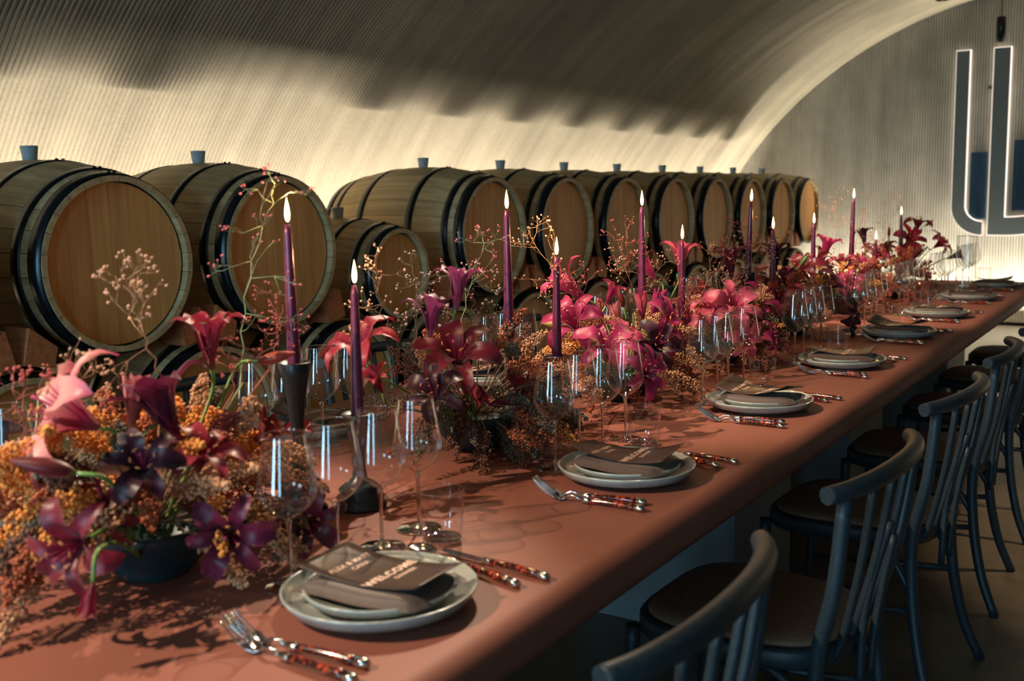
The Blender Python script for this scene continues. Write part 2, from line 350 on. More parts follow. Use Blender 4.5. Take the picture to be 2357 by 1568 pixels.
def make_barrel(D,rb,rh,hl,ns,label,y,z,roll=0,bung=True,xc=-3.54,group=None,spin=0.0):
    t=thing('wine_barrel',label,'barrel',(xc,y,z),(roll,0,0),group)
    for i in range(ns): obj('stave',D['stave'],t,(0,0,0),(2*PI*i/ns+spin,0,0))
    for me in D['plank']:
        obj('head_plank',me,t,(hl-.034,0,0))
    obj('back_head',BACK[id(D)],t,(-hl+.034,0,0))
    for sgn in (1,-1):
        for me,x in D['hoops']:
            h=obj('hoop',me,t,(0,0,0),(0,0,0) if sgn>0 else (0,0,PI))
            for da in (-.035,.035):
                if sgn>0:
                    obj('rivet',D['rivet'],h,(x,(rad(x,rb,rh,hl)+.003)*math.sin(da+.02),(rad(x,rb,rh,hl)+.003)*math.cos(da+.02)))
    if bung: obj('bung',D['bung'],t,(0,0,rb-.002))
    return t
BACK={}
for D,rh in ((BD,RH),(BS,.208)):
    V,F=lathe([(0,.01),(rh-.022,.01),(rh-.022,-.01),(0,-.01)],40,'x'); BACK[id(D)]=mk('back_head',V,F,M_head,False)
SP=.767; ZU=1.097; ZL=.46
ups=[(0,1.512),(1,2.279),(2,3.046),(3,4.579),(4,5.346),(5,6.113),(6,6.88),(7,7.64),(8,8.41),(9,9.17),(10,9.92)]
ul=['large oak barrel cut off by the left edge of the picture, upper row','largest oak barrel in view, upper row, pale round head and grey bung','second whole oak barrel of the upper row, behind the leftmost candle','third oak barrel of the upper row, right of the small barrel']
for k,(i,yy) in enumerate(ups):
    lab=ul[k] if k<4 else '%s whole oak barrel from the left in the upper row'%ORD[k-1]
    if k==10: lab='farthest oak barrel at the right end of the upper row, against the end wall'
    make_barrel(BD,RB,RH,HL,NS,lab,yy,ZU,random.uniform(-.03,.03),group='oak barrels of the upper row',spin=random.uniform(0,.2))
make_barrel(BS,.258,.208,.38,20,'small oak barrel lying between two large ones, stained rim',3.80,.955,.02,True,-3.455,None)
LY=[1.128+SP*i for i in range(12)]
for k,yy in enumerate(LY):
    make_barrel(BD,RB,RH,HL,NS,'%s oak barrel from the left in the lower row'%('leftmost' if k==0 else ORD[k]) if k<11 else 'farthest oak barrel of the lower row, by the end wall',yy,ZL,random.uniform(-.3,.3),False,group='oak barrels of the lower row',spin=random.uniform(0,.2))
# floor cradles under the lower row, and the wedges between the barrels
V=[(0,.012,0),(0,.118,-.02),(0,.135,.045),(0,.042,.118)]; V=V+[(-.13,b,c) for a,b,c in V]
WM=mk('wedge',V,[(0,1,2,3),(7,6,5,4),(0,4,5,1),(1,5,6,2),(2,6,7,3),(3,7,4,0)],M_wedge,False)
for k,yy in enumerate(LY):
    c=thing('barrel_cradle','low wooden cradle on the floor under the %s barrel of the lower row'%('leftmost' if k==0 else ORD[k] if k<11 else 'last'),'cradle',(-3.54,yy,0),group='cradles under the lower row')
    for xx in (-.28,.28):
        V=[];F=[]; N=10
        for i in range(N+1):
            yv=-.26+.52*i/N; zt=ZL-math.sqrt((rad(xx)+.001)**2-yv*yv)
            V+=[(xx-.04,yv,0),(xx-.04,yv,zt),(xx+.04,yv,zt),(xx+.04,yv,0)]
        for i in range(N):
            for q in range(4): F.append((i*4+q,i*4+(q+1)%4,i*4+4+(q+1)%4,i*4+4+q))
        F+= [(0,1,2,3)[::-1],(N*4,N*4+1,N*4+2,N*4+3)]
        obj('saddle',mk('saddle',V,F,M_wedge,False),c)
    for s in (1,-1):
        has=any(abs(u-(yy+s*SP/2))<.1 for _,u in ups) 
        if not has: continue
        w=obj('wooden_wedge',WM,None,(-3.09,yy,ZL+rad(.37)+.010),(0,0,0))
        if s<0: w.scale=(1,-1,1)
        tag(w,'wooden wedge on top of the %s lower barrel, its %s side'%('leftmost' if k==0 else ORD[k] if k<11 else 'last','right' if s>0 else 'left'),'wedge','wooden wedges between the barrels')

# ------------------------------------------------------------ wall sign
def strip_shape(outer,y0,y1):
    n=len(outer); V=[(x,y0,z) for x,z in outer]+[(x,y1,z) for x,z in outer]
    F=[tuple(range(n)),tuple(range(n,2*n))[::-1]]+[(i,i+n,(i+1)%n+n,(i+1)%n) for i in range(n)]
    return V,F
def band(path_out,path_in,y0,y1):
    """curved band between two polylines of the same length"""
    n=len(path_out); V=[];F=[]
    for (a,b),(c,d) in zip(path_out,path_in): V+=[(a,y0,b),(c,y0,d),(c,y1,d),(a,y1,b)]
    for i in range(n-1):
        for q in range(4): F.append((i*4+q,i*4+(q+1)%4,i*4+4+(q+1)%4,i*4+4+q))
    F+=[(0,1,2,3)[::-1],((n-1)*4,(n-1)*4+1,(n-1)*4+2,(n-1)*4+3)]
    return V,F
def half_u(sh):
    po=[];pi=[]
    xo,xi=-1.977-sh,-1.862+sh; top=2.565+sh
    po.append((xo,top)); pi.append((xi,top))
    for i in range(15):
        a=PI+ (PI/2)*i/14
        po.append((-1.700+(-1.700-xo)*math.cos(a), 1.115+(.275+sh)*math.sin(a))); pi.append((-1.700+(-1.700-xi)*math.cos(a),1.115+(.150-sh)*math.sin(a)))
    return po,pi
def full_u(sh):
    po=[];pi=[]; xo,xi=-1.650-sh,-1.512+sh; top=2.565+sh
    po.append((xo,top)); pi.append((xi,top))
    for i in range(19):
        a=(PI/2)*i/18
        if i==0: po.append((xo,.842-sh)); pi.append((xi,1.005+sh))
        po.append((-1.50+(.80+sh)*math.sin(a),1.34-(.50+sh)*math.cos(a))); pi.append((-1.50+(.66-sh)*math.sin(a),1.34-(.335-sh)*math.cos(a)))
    po.append((-.70+sh,top)); pi.append((-.84-sh,top))
    return po,pi
sg=thing('wall_sign','tall grey letter shaped sign with glowing outline on the end wall','sign',(-1.6,YW,1.5))
child('sign_letter',*band(*half_u(0),YW-.075,YW-.050),M_sign,sg); child('sign_letter',*band(*full_u(0),YW-.075,YW-.050),M_sign,sg)
child('light_backing',*band(*half_u(.008),YW-.046,YW-.020),M_halo,sg,label='glowing edge behind the left letter'); child('light_backing',*band(*full_u(.008),YW-.046,YW-.020),M_halo,sg,label='glowing edge behind the right letter')
V=[];F=[]
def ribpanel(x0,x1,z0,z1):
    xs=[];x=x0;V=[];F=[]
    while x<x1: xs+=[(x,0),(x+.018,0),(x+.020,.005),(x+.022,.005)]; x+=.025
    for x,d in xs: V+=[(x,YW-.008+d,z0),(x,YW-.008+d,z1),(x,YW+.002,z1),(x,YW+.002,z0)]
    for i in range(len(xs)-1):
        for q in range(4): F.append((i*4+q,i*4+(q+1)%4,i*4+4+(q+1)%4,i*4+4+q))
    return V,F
child('blue_panel',*ribpanel(-1.83,-1.69,.99,1.62),M_blue,sg,label='ribbed dark blue panel inside the letter'); child('blue_panel',*ribpanel(-1.46,-.85,1.07,1.72),M_blue,sg,label='ribbed dark blue panel inside the letter')  # thin ribbed dark blue panels set on the wall between the strokes
child('bracket',*box(-1.69,-1.66,YW-.05,YW,2.2,2.23),M_sign,sg)

# ------------------------------------------------------------ pendant lamps
PL=[.15,2.40,4.63,6.88,9.13]
V,F=lathe([(0,.19),(.030,.19),(.036,.184),(.036,.0),(.033,0),(.033,.012),(.0,.012)],32); LB=mk('lamp_housing',V,F,M_lampb)
V,F=lathe([(0,.010),(.0325,.010)],24); LD=mk('lamp_disc',V,F,M_lamp)
for i,yy in enumerate(PL):
    zc=CZ+math.sqrt(RV**2-(-1.35-CX)**2)
    t=thing('pendant_lamp',['black cylinder pendant lamp above the near end of the table','black cylinder pendant lamp above the third place setting','black cylinder pendant lamp above the sixth place setting','black cylinder pendant lamp cut off by the top edge, before the end wall','black cylinder pendant lamp hanging in front of the wall sign'][i],'lamp',(-1.35,yy,2.41))
    obj('lamp_housing',LB,t); obj('lamp_glass',LD,t)
    V,F=tube([(0,0,.185),(0,0,zc-2.41)],.0035,8); obj('cord',mk('cord',V,F,M_lampb),t)
    V,F=lathe([(0,zc-2.41-.03),(.05,zc-2.41-.03),(.05,zc-2.41+.01)],24); obj('ceiling_rose',mk('ceiling_rose',V,F,M_lampb),t)
    l=bpy.data.lights.new('pendant_beam','SPOT'); l.energy=[14,62,62,70,50][i]; l.color=(1,.80,.58); l.spot_size=math.radians(42); l.spot_blend=.9; l.shadow_soft_size=.022
    lo=bpy.data.objects.new('pendant_beam',l); COL.objects.link(lo); lo.parent=t; lo.location=(0,0,-.003)

# adjustable spotlights fixed high on the vault, aimed down at the table
V,F=lathe([(0,.10),(.028,.10),(.034,.09),(.036,.0),(.032,0),(.030,.015),(0,.015)],24); SB=mk('spot_housing',V,F,M_lampb)
for i,(p,tg,e,sz,lab) in enumerate([((-1.95,3.05,2.72),(-1.22,.52,.75),300,33,'black spotlight on the vault above the third place setting, aimed back at the nearest flowers'),((-2.25,-.35,2.62),(-1.30,.90,.90),340,34,'black spotlight on the vault behind the camera, aimed at the nearest flowers'),((-2.05,1.15,2.70),(-1.22,2.55,.85),330,34,'black spotlight on the vault aimed at the third flowers'),((-2.05,3.3,2.70),(-1.20,4.80,.85),300,34,'black spotlight on the vault aimed at the sixth flowers')]):
    p=Vector(p); d=(Vector(tg)-p).normalized(); t=thing('vault_spotlight',lab,'lamp',tuple(p)); q=(-d).to_track_quat('Z','Y')
    h=obj('spot_housing',SB,t); h.rotation_mode='QUATERNION'; h.rotation_quaternion=q
    up=p+Vector((0,0,.1)); zc=CZ+math.sqrt(RV**2-(p.x-CX)**2); V,F=tube([(0,0,.05),(0,0,zc-p.z+.01)],.008,8); obj('bracket',mk('bracket',V,F,M_lampb),t)
    l=bpy.data.lights.new('spot_beam','SPOT'); l.energy=e; l.color=(1,.80,.58); l.spot_size=math.radians(sz); l.spot_blend=.55; l.shadow_soft_size=.016
    lo=bpy.data.objects.new('spot_beam',l); COL.objects.link(lo); lo.parent=t; lo.rotation_mode='QUATERNION'; lo.rotation_quaternion=q; lo.location=tuple(d*.02)

# downlight over the aisle on the chair side, it warms the floor behind the chairs
t=thing('vault_spotlight','black spotlight on the vault above the aisle behind the right side chairs','lamp',(.55,4.3,2.40)); h=obj('spot_housing',SB,t)
zc=CZ+math.sqrt(RV**2-(.55-CX)**2); V,F=tube([(0,0,.05),(0,0,zc-2.40+.01)],.008,8); obj('bracket',mk('bracket',V,F,M_lampb),t)
l=bpy.data.lights.new('spot_beam','SPOT'); l.energy=90; l.color=(1,.74,.46); l.spot_size=math.radians(64); l.spot_blend=.3; l.shadow_soft_size=.016
lo=bpy.data.objects.new('spot_beam',l); COL.objects.link(lo); lo.parent=t; lo.location=(0,0,-.01)
# ------------------------------------------------------------ chairs
def chair_meshes():
    D={}
    arc=[(.0,-.262,.785),(.024,-.21,.787),(.044,-.13,.790),(.053,-.045,.792),(.053,.045,.792),(.044,.13,.790),(.024,.21,.787),(.0,.262,.785)]
    P=bez(arc,36); D['rail']=mk('top_rail',*tube(P,[.0160+.0025*math.sin(PI*i/36) for i in range(37)],14),M_chair)
    def leg(s): return mk('back_leg',*tube(bez([(.020,s*.222,.775),(.000,s*.212,.60),(-.035,s*.190,.45),(-.030,s*.190,.28),(.0,s*.205,.12),(.045,s*.222,0)],22),[.0135+.0015*math.sin(PI*i/22) for i in range(23)],12),M_chair)
    D['bl']=[leg(-1),leg(1)]
    def fl(s): return mk('front_leg',*tube(bez([(-.42,s*.175,.43),(-.425,s*.18,.25),(-.445,s*.19,0)],10),[.016-.004*i/10 for i in range(11)],12),M_chair)
    D['fl']=[fl(-1),fl(1)]
    D['sp']=[]
    for yy,xo in ((-.135,.044),(-.045,.053),(.045,.053),(.135,.044)):
        D['sp'].append(mk('spindle',*tube(bez([(xo,yy,.79),(xo*.45,yy*.93,.62),(-.015,yy*.82,.47),(-.03,yy*.8,.43)],12),.0085,8),M_chair))
    D['rod']=[]
    for yy,zt,xt in ((-.040,.690,.048),(.040,.640,.034)):
        D['rod'].append(mk('back_rod',*tube(bez([(xt,yy,zt),(xt*.45,yy*.97,zt-.1),(.002,yy*.92,zt-.2),(-.004,yy*.88,.345)],12),[.0085]*13,8),M_chair))
    # seat frame: rounded trapezoid ring + pad
    def outline(k,n=40):
        o=[]
        for i in range(n):
            a=2*PI*i/n; c,s=math.cos(a),math.sin(a); e=2/3.2
            x=-.225+(.215*k)*math.copysign(abs(c)**e,c); w=.205-.02*((x+.225)/.215); y=w*k*math.copysign(abs(s)**e,s); o.append((x,y))
        return o
    def pad(levels,m,name):
        V=[];F=[];n=40
        for k,z in levels: V+=[(x,y,z) for x,y in outline(k)]
        for j in range(len(levels)-1):
            for i in range(n): F.append((j*n+i,j*n+(i+1)%n,(j+1)*n+(i+1)%n,(j+1)*n+i))
        F.append(tuple(range(n))[::-1]); F.append(tuple((len(levels)-1)*n+i for i in range(n)))
        return mk(name,V,F,m)
    D['frame']=pad([(.98,.415),(1.0,.420),(1.0,.448),(.98,.453),(.95,.454)],M_chair,'seat_frame')
    D['pad']=pad([(.90,.453),(.93,.458),(.91,.466),(.80,.471),(.5,.474),(.2,.474)],M_cush,'seat_pad')
    D['ring']=mk('stretcher',*join(tube([(-.03,-.185,.26),(-.425,-.178,.22)],.0085,8),tube([(-.03,.185,.26),(-.425,.178,.22)],.0085,8),tube([(-.23,-.18,.24),(-.23,.18,.24)],.0085,8)),M_chair)
    D['brace']=[mk('corner_brace',*tube(bez([(-.033,s*.186,.30),(-.09,s*.175,.385),(-.16,s*.165,.418)],8),.009,8),M_chair) for s in (-1,1)]
    return D
CD=chair_meshes()
def make_chair(label,x,y,rz,group):
    t=thing('dining_chair',label,'chair',(x,y,0),(0,0,rz),group)
    obj('top_rail',CD['rail'],t)
    for q in CD['bl']: obj('leg',q,t)
    for q in CD['fl']: obj('leg',q,t)
    for q in CD['sp']: obj('spindle',q,t)
    for q in CD['rod']: obj('back_rod',q,t)
    for q in CD['brace']: obj('corner_brace',q,t)
    obj('seat_frame',CD['frame'],t); obj('seat_pad',CD['pad'],t,label='brown seat pad'); obj('stretcher',CD['ring'],t)
    return t
chr0=make_chair('dark bentwood chair nearest the camera, lower right corner, right side of the table',-.510,1.197,.02,'bentwood chairs along the right side')
for i,(x,y,rz) in enumerate([(-.487,1.990,-.04),(-.490,2.790,-.06),(-.495,3.56,.03),(-.49,4.32,.0),(-.50,5.06,-.03),(-.50,5.80,.02)]):
    dup(chr0,(x,y,0),(0,0,rz),'%s dark bentwood chair from the camera along the right side of the table'%ORD[i+1])
for i,(x,y,rz) in enumerate([(-2.30,1.14,PI),(-2.315,1.895,PI+.03),(-2.305,2.69,PI-.02),(-2.32,3.53,PI+.02),(-2.34,4.25,PI),(-2.34,5.0,PI)]):
    dup(chr0,(x,y,0),(0,0,rz),'%s dark bentwood chair from the camera along the far left side, before the barrels'%ORD[i],'bentwood chairs along the left side')

# ------------------------------------------------------------ place settings
V,F=lathe([(0,.004),(.082,.004),(.085,0),(.088,.0005),(.090,.004),(.126,.012),(.1335,.024),(.1345,.0275),(.1325,.0285),(.1300,.0262),(.122,.0165),(.095,.0095),(.06,.008),(0,.008)],64); ME_plate=mk('dinner_plate',V,F,M_plate)
V,F=lathe([(0,.004),(.062,.004),(.066,0),(.069,.0005),(.071,.004),(.0985,.011),(.1045,.020),(.1052,.0228),(.1035,.0238),(.1010,.0215),(.094,.0145),(.07,.0085),(.04,.0075),(0,.0075)],56); ME_side=mk('side_plate',V,F,M_plate)
def glass_meshes():
    t=.0006
    out=[(.0045,.098),(.010,.1015),(.020,.108),(.031,.1175),(.038,.127),(.0422,.136),(.0434,.143),(.0428,.150),(.0400,.168),(.0362,.190),(.0328,.210),(.0308,.2235)]
    P=bez([(r,0,z) for r,z in out],30); pr=[(p.x,p.z) for p in P]
    bowl=mk('bowl',*lathe(pr,40),M_glass)
    rim=mk('rim',*lathe([(.0303+.0007*math.cos(a)+.0004,.2238+.0007*math.sin(a)) for a in np.linspace(0,2*PI,7)],40),M_sglass)
    st=[(.0,.1005),(.0035,.0985),(.0052,.0965),(.0036,.088),(.0028,.070),(.0025,.045),(.0028,.022),(.0040,.011),(.010,.0052),(.022,.0032),(.036,.0022),(.0385,.0014),(.0378,.0002),(.0,.0002)]
    stem=mk('stem_and_foot',*lathe(st,32),M_sglass)
    # tumbler
    tb=mk('glass_wall',*lathe([(.0290,.007),(.0325,.012),(.0345,.03),(.0362,.055),(.0372,.0865)],36),M_glass)
    tr=mk('rim',*lathe([(.0372+.0008*math.cos(a),.0868+.0008*math.sin(a)) for a in np.linspace(0,2*PI,7)],36),M_sglass)
    tf=mk('glass_base',*lathe([(0,.007),(.0285,.007),(.0318,.009),(.0312,.0035),(.0285,.0003),(0,.0003)],36),M_sglass)
    return bowl,rim,stem,tb,tr,tf
G_bowl,G_rim,G_stem,T_wall,T_rim,T_base=glass_meshes()
def make_napkin():
    V=[];F=[];nx,ny=22,18
    for s in (0,1):
        for i in range(nx+1):
            for j in range(ny+1):
                u=i/nx;v=j/ny; x=-.098+.196*u; y=-.066+.132*v
                e=min(u,1-u,v,1-v); th=.0125*(1-math.exp(-e*22))
                wv=.0035*math.sin(v*7+.8)*(.3+.7*u)+.0018*math.sin(v*13)+.0015*math.sin(u*9)
                V.append((x+.004*math.sin(v*8),y+.002*math.sin(u*7), .004+wv*.7+(th if s else 0)))
    m=(nx+1)*(ny+1)
    for i in range(nx):
        for j in range(ny):
            a=i*(ny+1)+j; F.append((a+m,a+ny+1+m,a+ny+2+m,a+1+m)); F.append((a,a+1,a+ny+2,a+ny+1))
    bd=[i*(ny+1) for i in range(nx+1)]+[nx*(ny+1)+j for j in range(1,ny+1)]+[i*(ny+1)+ny for i in range(nx-1,-1,-1)]+[j for j in range(ny-1,0,-1)]
    for k in range(len(bd)):
        a,b=bd[k],bd[(k+1)%len(bd)]; F.append((a,b,b+m,a+m))
    return mk('napkin',V,F,M_napkin)
ME_nap=make_napkin()
def card_z(x,amp): return amp*((x+.0)/.1)**2
def make_card(amp,tw):
    V=[];F=[];nx,ny=24,6
    for s in (0,1):
        for i in range(nx+1):
            for j in range(ny+1):
                x=-.1+.2*i/nx; y=-.055+.11*j/ny; V.append((x,y,card_z(x,amp)+tw*x*y*20+.0006*s))
    m=(nx+1)*(ny+1)
    for i in range(nx):
        for j in range(ny):
            a=i*(ny+1)+j; F.append((a+m,a+ny+1+m,a+ny+2+m,a+1+m)); F.append((a,a+1,a+ny+2,a+ny+1))
    bd=[i*(ny+1) for i in range(nx+1)]+[nx*(ny+1)+j for j in range(1,ny+1)]+[i*(ny+1)+ny for i in range(nx-1,-1,-1)]+[j for j in range(ny-1,0,-1)]
    for k in range(len(bd)):
        a,b=bd[k],bd[(k+1)%len(bd)]; F.append((a,b,b+m,a+m))
    return mk('menu_card',V,F,M_card,True)
def text_mesh(txt,size,amp,tw,cx,cy,bold=.0):
    c=bpy.data.curves.new('t','FONT'); c.body=txt; c.size=size; c.align_x='CENTER'; c.align_y='CENTER'; c.extrude=0; c.resolution_u=2; c.offset=bold; c.space_character=1.15
    o=bpy.data.objects.new('t',c); COL.objects.link(o); bpy.context.view_layer.update()
    me=bpy.data.meshes.new_from_object(o); bpy.data.objects.remove(o)
    # text reads along +y, its top towards -x
    for v in me.vertices:
        X,Y=v.co.x,v.co.y; x=cx-Y; y=cy+X; v.co=(x,y,card_z(x,amp)+tw*x*y*20+.0010)
    me.materials.clear(); me.materials.append(M_ink); me.name='lettering'; return me
CARDS=[]
for amp,tw in ((.012,.0),(.015,.06),(.022,-.09)):
    CARDS.append((make_card(amp,tw),[text_mesh('ALEX & MATT',.0125,amp,tw,-.052,0,.0004),text_mesh('CANA',.012,amp,tw,-.036,.004,.0003),text_mesh('WELCOME',.0205,amp,tw,.018,0,.0008),text_mesh('DINNER',.0115,amp,tw,.038,.008,.0003)]))
# cutlery, laid along x with the handle end at +x, tines towards -x
def handle(x0,x1,z=.0):
    n=10; P=[(x0+(x1-x0)*i/n,0,z+.0065+.0012*math.sin(PI*i/n)) for i in range(n+1)]
    R=[(.0058+.0016*(i/n)**1.5,.0050+.0008*i/n) for i in range(n+1)]
    bol1=mk('bolster',*tube([(x0-.016,0,.0062),(x0-.012,0,.0063),(x0,0,.0065),(x0+.002,0,.0065)],[(.0035,.003),(.0062,.0055),(.0064,.0056),(.0060,.0054)],12),M_steel)
    bol2=mk('end_cap',*tube([(x1-.002,0,.0066),(x1+.012,0,.0062),(x1+.0165,0,.0055)],[(.0077,.0062),(.0080,.0060),(.0050,.0045)],12),M_steel)
    hd=mk('handle',*tube(P,R,12),M_tort)
    sp=mk('spine',*box(x0,x1,-.0072,-.0055,.004,.0075),M_steel,False)
    return [('handle',hd,'red and black tortoiseshell handle'),('bolster',bol1,None),('end_cap',bol2,None)]
def fork_head():
    neck=tube(bez([(-.016,0,.0062),(-.028,0,.011),(-.040,0,.0095),(-.050,0,.0040),(-.056,0,.0036)],14),[(.0028,.0022)]*8+[(.004,.002)]*3+[(.007,.0014)]*2+[(.010,.0010)]*2,10)
    # root plate of the fork
    V=[];F=[];n=8
    for i in range(n+1):
        x=-.053-.020*i/n; z=.0034+.0062*(i/n)**2; w=.0085+.0035*math.sin(min(1,i/n*1.2)*PI/2)
        V+=[(x,-w,z+.0012),(x,0,z-.001),(x,w,z+.0012),(x,w,z+.0022),(x,0,z+.0002),(x,-w,z+.0022)]
    for i in range(n):
        for q in range(6): F.append((i*6+q,i*6+(q+1)%6,(i+1)*6+(q+1)%6,(i+1)*6+q))
    F+=[(0,1,2,3,4,5)[::-1],tuple(n*6+q for q in range(6))]
    parts=[neck,(V,F)]
    for y in (-.0105,-.0036,.0036,.0105):
        parts.append(tube(bez([(-.070,y,.0088),(-.083,y*1.02,.0150),(-.097,y*1.0,.0240),(-.109,y*.95,.0340)],7),[(.0018,.0011)]*7+[(.0006,.0006)],6))
    return mk('fork_head',*join(*parts),M_steel)
def spoon_head():
    neck=tube(bez([(-.016,0,.0062),(-.040,0,.0105),(-.062,0,.008),(-.078,0,.0052)],10),[(.0028,.0022)]*8+[(.004,.0018)]*3,10)
    V=[];F=[];N=20;K=5
    for s in (0,1):
        for k in range(K+1):
            rr=k/K
            for i in range(N):
                a=2*PI*i/N; x=-.104+.030*rr*math.cos(a); y=.0195*rr*math.sin(a)*(1-.12*math.cos(a)); V.append((x,y,.0020+.0075*rr*rr+(.0010 if s else 0)))
    m=(K+1)*N
    for k in range(K):
        for i in range(N):
            a=k*N+i;b=k*N+(i+1)%N; F.append((a,b,b+N,a+N)); F.append((a+m,a+N+m,b+N+m,b+m))
    for i in range(N): a=K*N+i;b=K*N+(i+1)%N; F.append((a,b,b+m,a+m))
    return mk('spoon_bowl',*join(neck,(V,F)),M_steel)
def knife_blade():
    V=[];F=[];n=12
    for i in range(n+1):
        x=-.014-.085*i/n; w=.0088*math.sqrt(max(0,1-(i/n)**6)); V+=[(x,-w,.0062),(x,.006,.0072),(x,.0062,.0052)]
    for i in range(n):
        for q in range(3): F.append((i*3+q,i*3+(q+1)%3,(i+1)*3+(q+1)%3,(i+1)*3+q))
    F+=[(0,1,2)[::-1],(n*3,n*3+1,n*3+2)]
    return mk('blade',V,F,M_steel,False)
HP=handle(0,.092)
def cutlery(name,head,hname,loc,rz,label,group,cat):
    t=thing(name,label,cat,loc,(0,0,rz),group); obj(hname,head,t)
    for nm,me,lb in HP: obj(nm,me,t,label=lb)
    return t
FH,SH,KB=fork_head(),spoon_head(),knife_blade()
TZ=.7502
PY=[1.050,1.796,2.545,3.290,4.045,4.73,5.50,6.22]
NSET=len(PY)
proto={}
def place(key,maker,loc,rz,label,group,cat,sc=None):
    if key not in proto:
        t=maker(); proto[key]=t; t.location=loc; t.rotation_euler=(0,0,rz)
    else: t=dup(proto[key],loc,(0,0,rz))
    tag(t,label,cat,group); return t
def mk_wine():
    t=obj('wine_glass',None); obj('bowl',G_bowl,t); obj('rim',G_rim,t); obj('stem_and_foot',G_stem,t); return t
def mk_tumbler():
    t=obj('tumbler',None); obj('glass_wall',T_wall,t); obj('rim',T_rim,t); obj('glass_base',T_base,t); return t
def mk_cut(name,head,hname):
    def f():
        t=obj(name,None); obj(hname,head,t)
        for nm,me,lb in HP: obj(nm,me,t,label=lb)
        return t
    return f
def mk_simple(name,me): return lambda: obj(name,me)
def mk_cardk(k):
    def f():
        t=obj('menu_card',CARDS[k][0])
        for q in CARDS[k][1]: obj('lettering',q,t,label='pale pink printed words')
        return t
    return f
GO=[-.012,.086,.178,.286]
for side in (0,1):
    NS_=NSET if side==0 else 6
    for k in range(NS_):
        py=PY[k]; rnd=lambda a:random.uniform(-a,a)
        W_=('right side' if side==0 else 'far left side'); o_=ORD[k] if k else 'nearest'
        if k==7: o_='farthest'
        def W(dx,dy,z=TZ):   # dx towards the diner, dy along the table (to the diner's right)
            if side==0: return (-.908+dx,py+dy,z)
            return (TC-(.407+dx)-0.0,py-dy,z)
        rb=0 if side==0 else PI
        where='at the %s place setting on the %s'%(o_,W_)
        grp=lambda s:'%s on the %s of the table'%(s,W_)
        place('plate',mk_simple('dinner_plate',ME_plate),W(0,0),rb,'grey green dinner plate '+where,grp('dinner plates'),'plate')
        place('side',mk_simple('side_plate',ME_side),W(.002,.0+rnd(.004),TZ+.0085),rb,'smaller plate on the dinner plate '+where,grp('small plates'),'plate')
        place('napkin',mk_simple('folded_napkin',ME_nap),W(.004,-.012+rnd(.005),TZ+.0225),rb+(.10 if k==0 else rnd(.10)),'folded taupe napkin '+where,grp('folded napkins'),'napkin')
        ck=[0,1,2,1,2,0,2,1][k]
        place('card%d'%ck,mk_cardk(ck),W(-.004,.006,TZ+.0420),rb+[.05,.04,-.10,.06,-.05,.0,.05,.0][k],'dark brown printed menu card '+where,grp('menu cards'),'menu')
        # forks to the diner's left, spoon and knife to the right
        a=[.04,.09,.06,.03,0,-.02,.04,.02][k]
        place('fork',mk_cut('fork',FH,'fork_head'),W(.012,-.172-rnd(.004)),rb+a+.05,'inner fork '+where,grp('forks'),'fork')
        place('fork',mk_cut('fork',FH,'fork_head'),W(.025,-.200),rb+a-.06,'outer fork '+where,grp('forks'),'fork')
        place('spoon',mk_cut('spoon',SH,'spoon_bowl'),W(.030,.163),rb-.22,'tortoiseshell handled spoon '+where,grp('spoons'),'spoon')
        place('knife',mk_cut('knife',KB,'blade'),W(.050,.196),rb-.10,'tortoiseshell handled knife '+where,grp('knives'),'knife')
        for g in range(4):
            place('wine',mk_wine,W(-.150+rnd(.006)+(0 if side==0 else .03),GO[g]+rnd(.006)),rnd(3),'%s wine glass %s'%(['first','second','third','last'][g],where),grp('wine glasses'),'glass')
        place('tumbler',mk_tumbler,W(-.082+rnd(.01),.255+rnd(.01)),0,'low water tumbler '+where,grp('tumblers'),'glass')
# red petal scrap on the second dinner plate
V=[(0,0,0),(.012,.003,.004),(.022,0,.002),(.024,.010,.006),(.012,.014,.003),(.002,.010,.005)]
tag(obj('fallen_petal',mk('fallen_petal',V,[(0,1,4,5),(1,2,3,4)],PM['crimson']),None,(-.826,1.735,TZ+.014)),'small red petal fallen on the rim of the second plate on the right','petal')
# tall glass vase near the far end
t=thing('glass_vase','tall clear glass cylinder vase near the far end of the table','vase',(-.985,5.86,TZ))
obj('glass_wall',mk('glass_wall',*lathe([(.048,.006),(.050,.012),(.050,.295)],40),M_glass),t); obj('glass_base',mk('glass_base',*lathe([(0,.006),(.049,.006),(.0505,.003),(.048,.0004),(0,.0004)],40),M_sglass),t)
obj('rim',mk('rim',*lathe([(.050+.0012*math.cos(a),.295+.0012*math.sin(a)) for a in np.linspace(0,2*PI,7)],40),M_sglass),t)

# ------------------------------------------------------------ candles
def ribbed_holder():
    pr=[(0,0),(.047,0),(.047,.006),(.040,.010),(.044,.016),(.036,.022),(.039,.028),(.028,.036),(.014,.044),(.011,.06),(.012,.085),(.016,.105),(.024,.128),(.029,.140),(.027,.141),(.013,.132),(.012,.118),(0,.118)]
    return mk('holder_body',*lathe(pr,36),M_black)
def ball_holder():
    pr=[(0,0),(.045,0),(.046,.004),(.030,.012),(.034,.018),(.024,.026),(.008,.034),(.007,.042),(.016,.050),(.020,.060),(.016,.070),(.007,.078),(.007,.084),(.014,.092),(.016,.10),(.012,.108),(.014,.114),(.018,.120),(.0175,.122),(.012,.118),(.0115,.108),(0,.108)]
    return mk('holder_body',*lathe(pr,36),M_smoke)
H_b,H_g=ribbed_holder(),ball_holder()
ZB={True:1.93,False:1.22}; ZG={True:2.09,False:1.33}
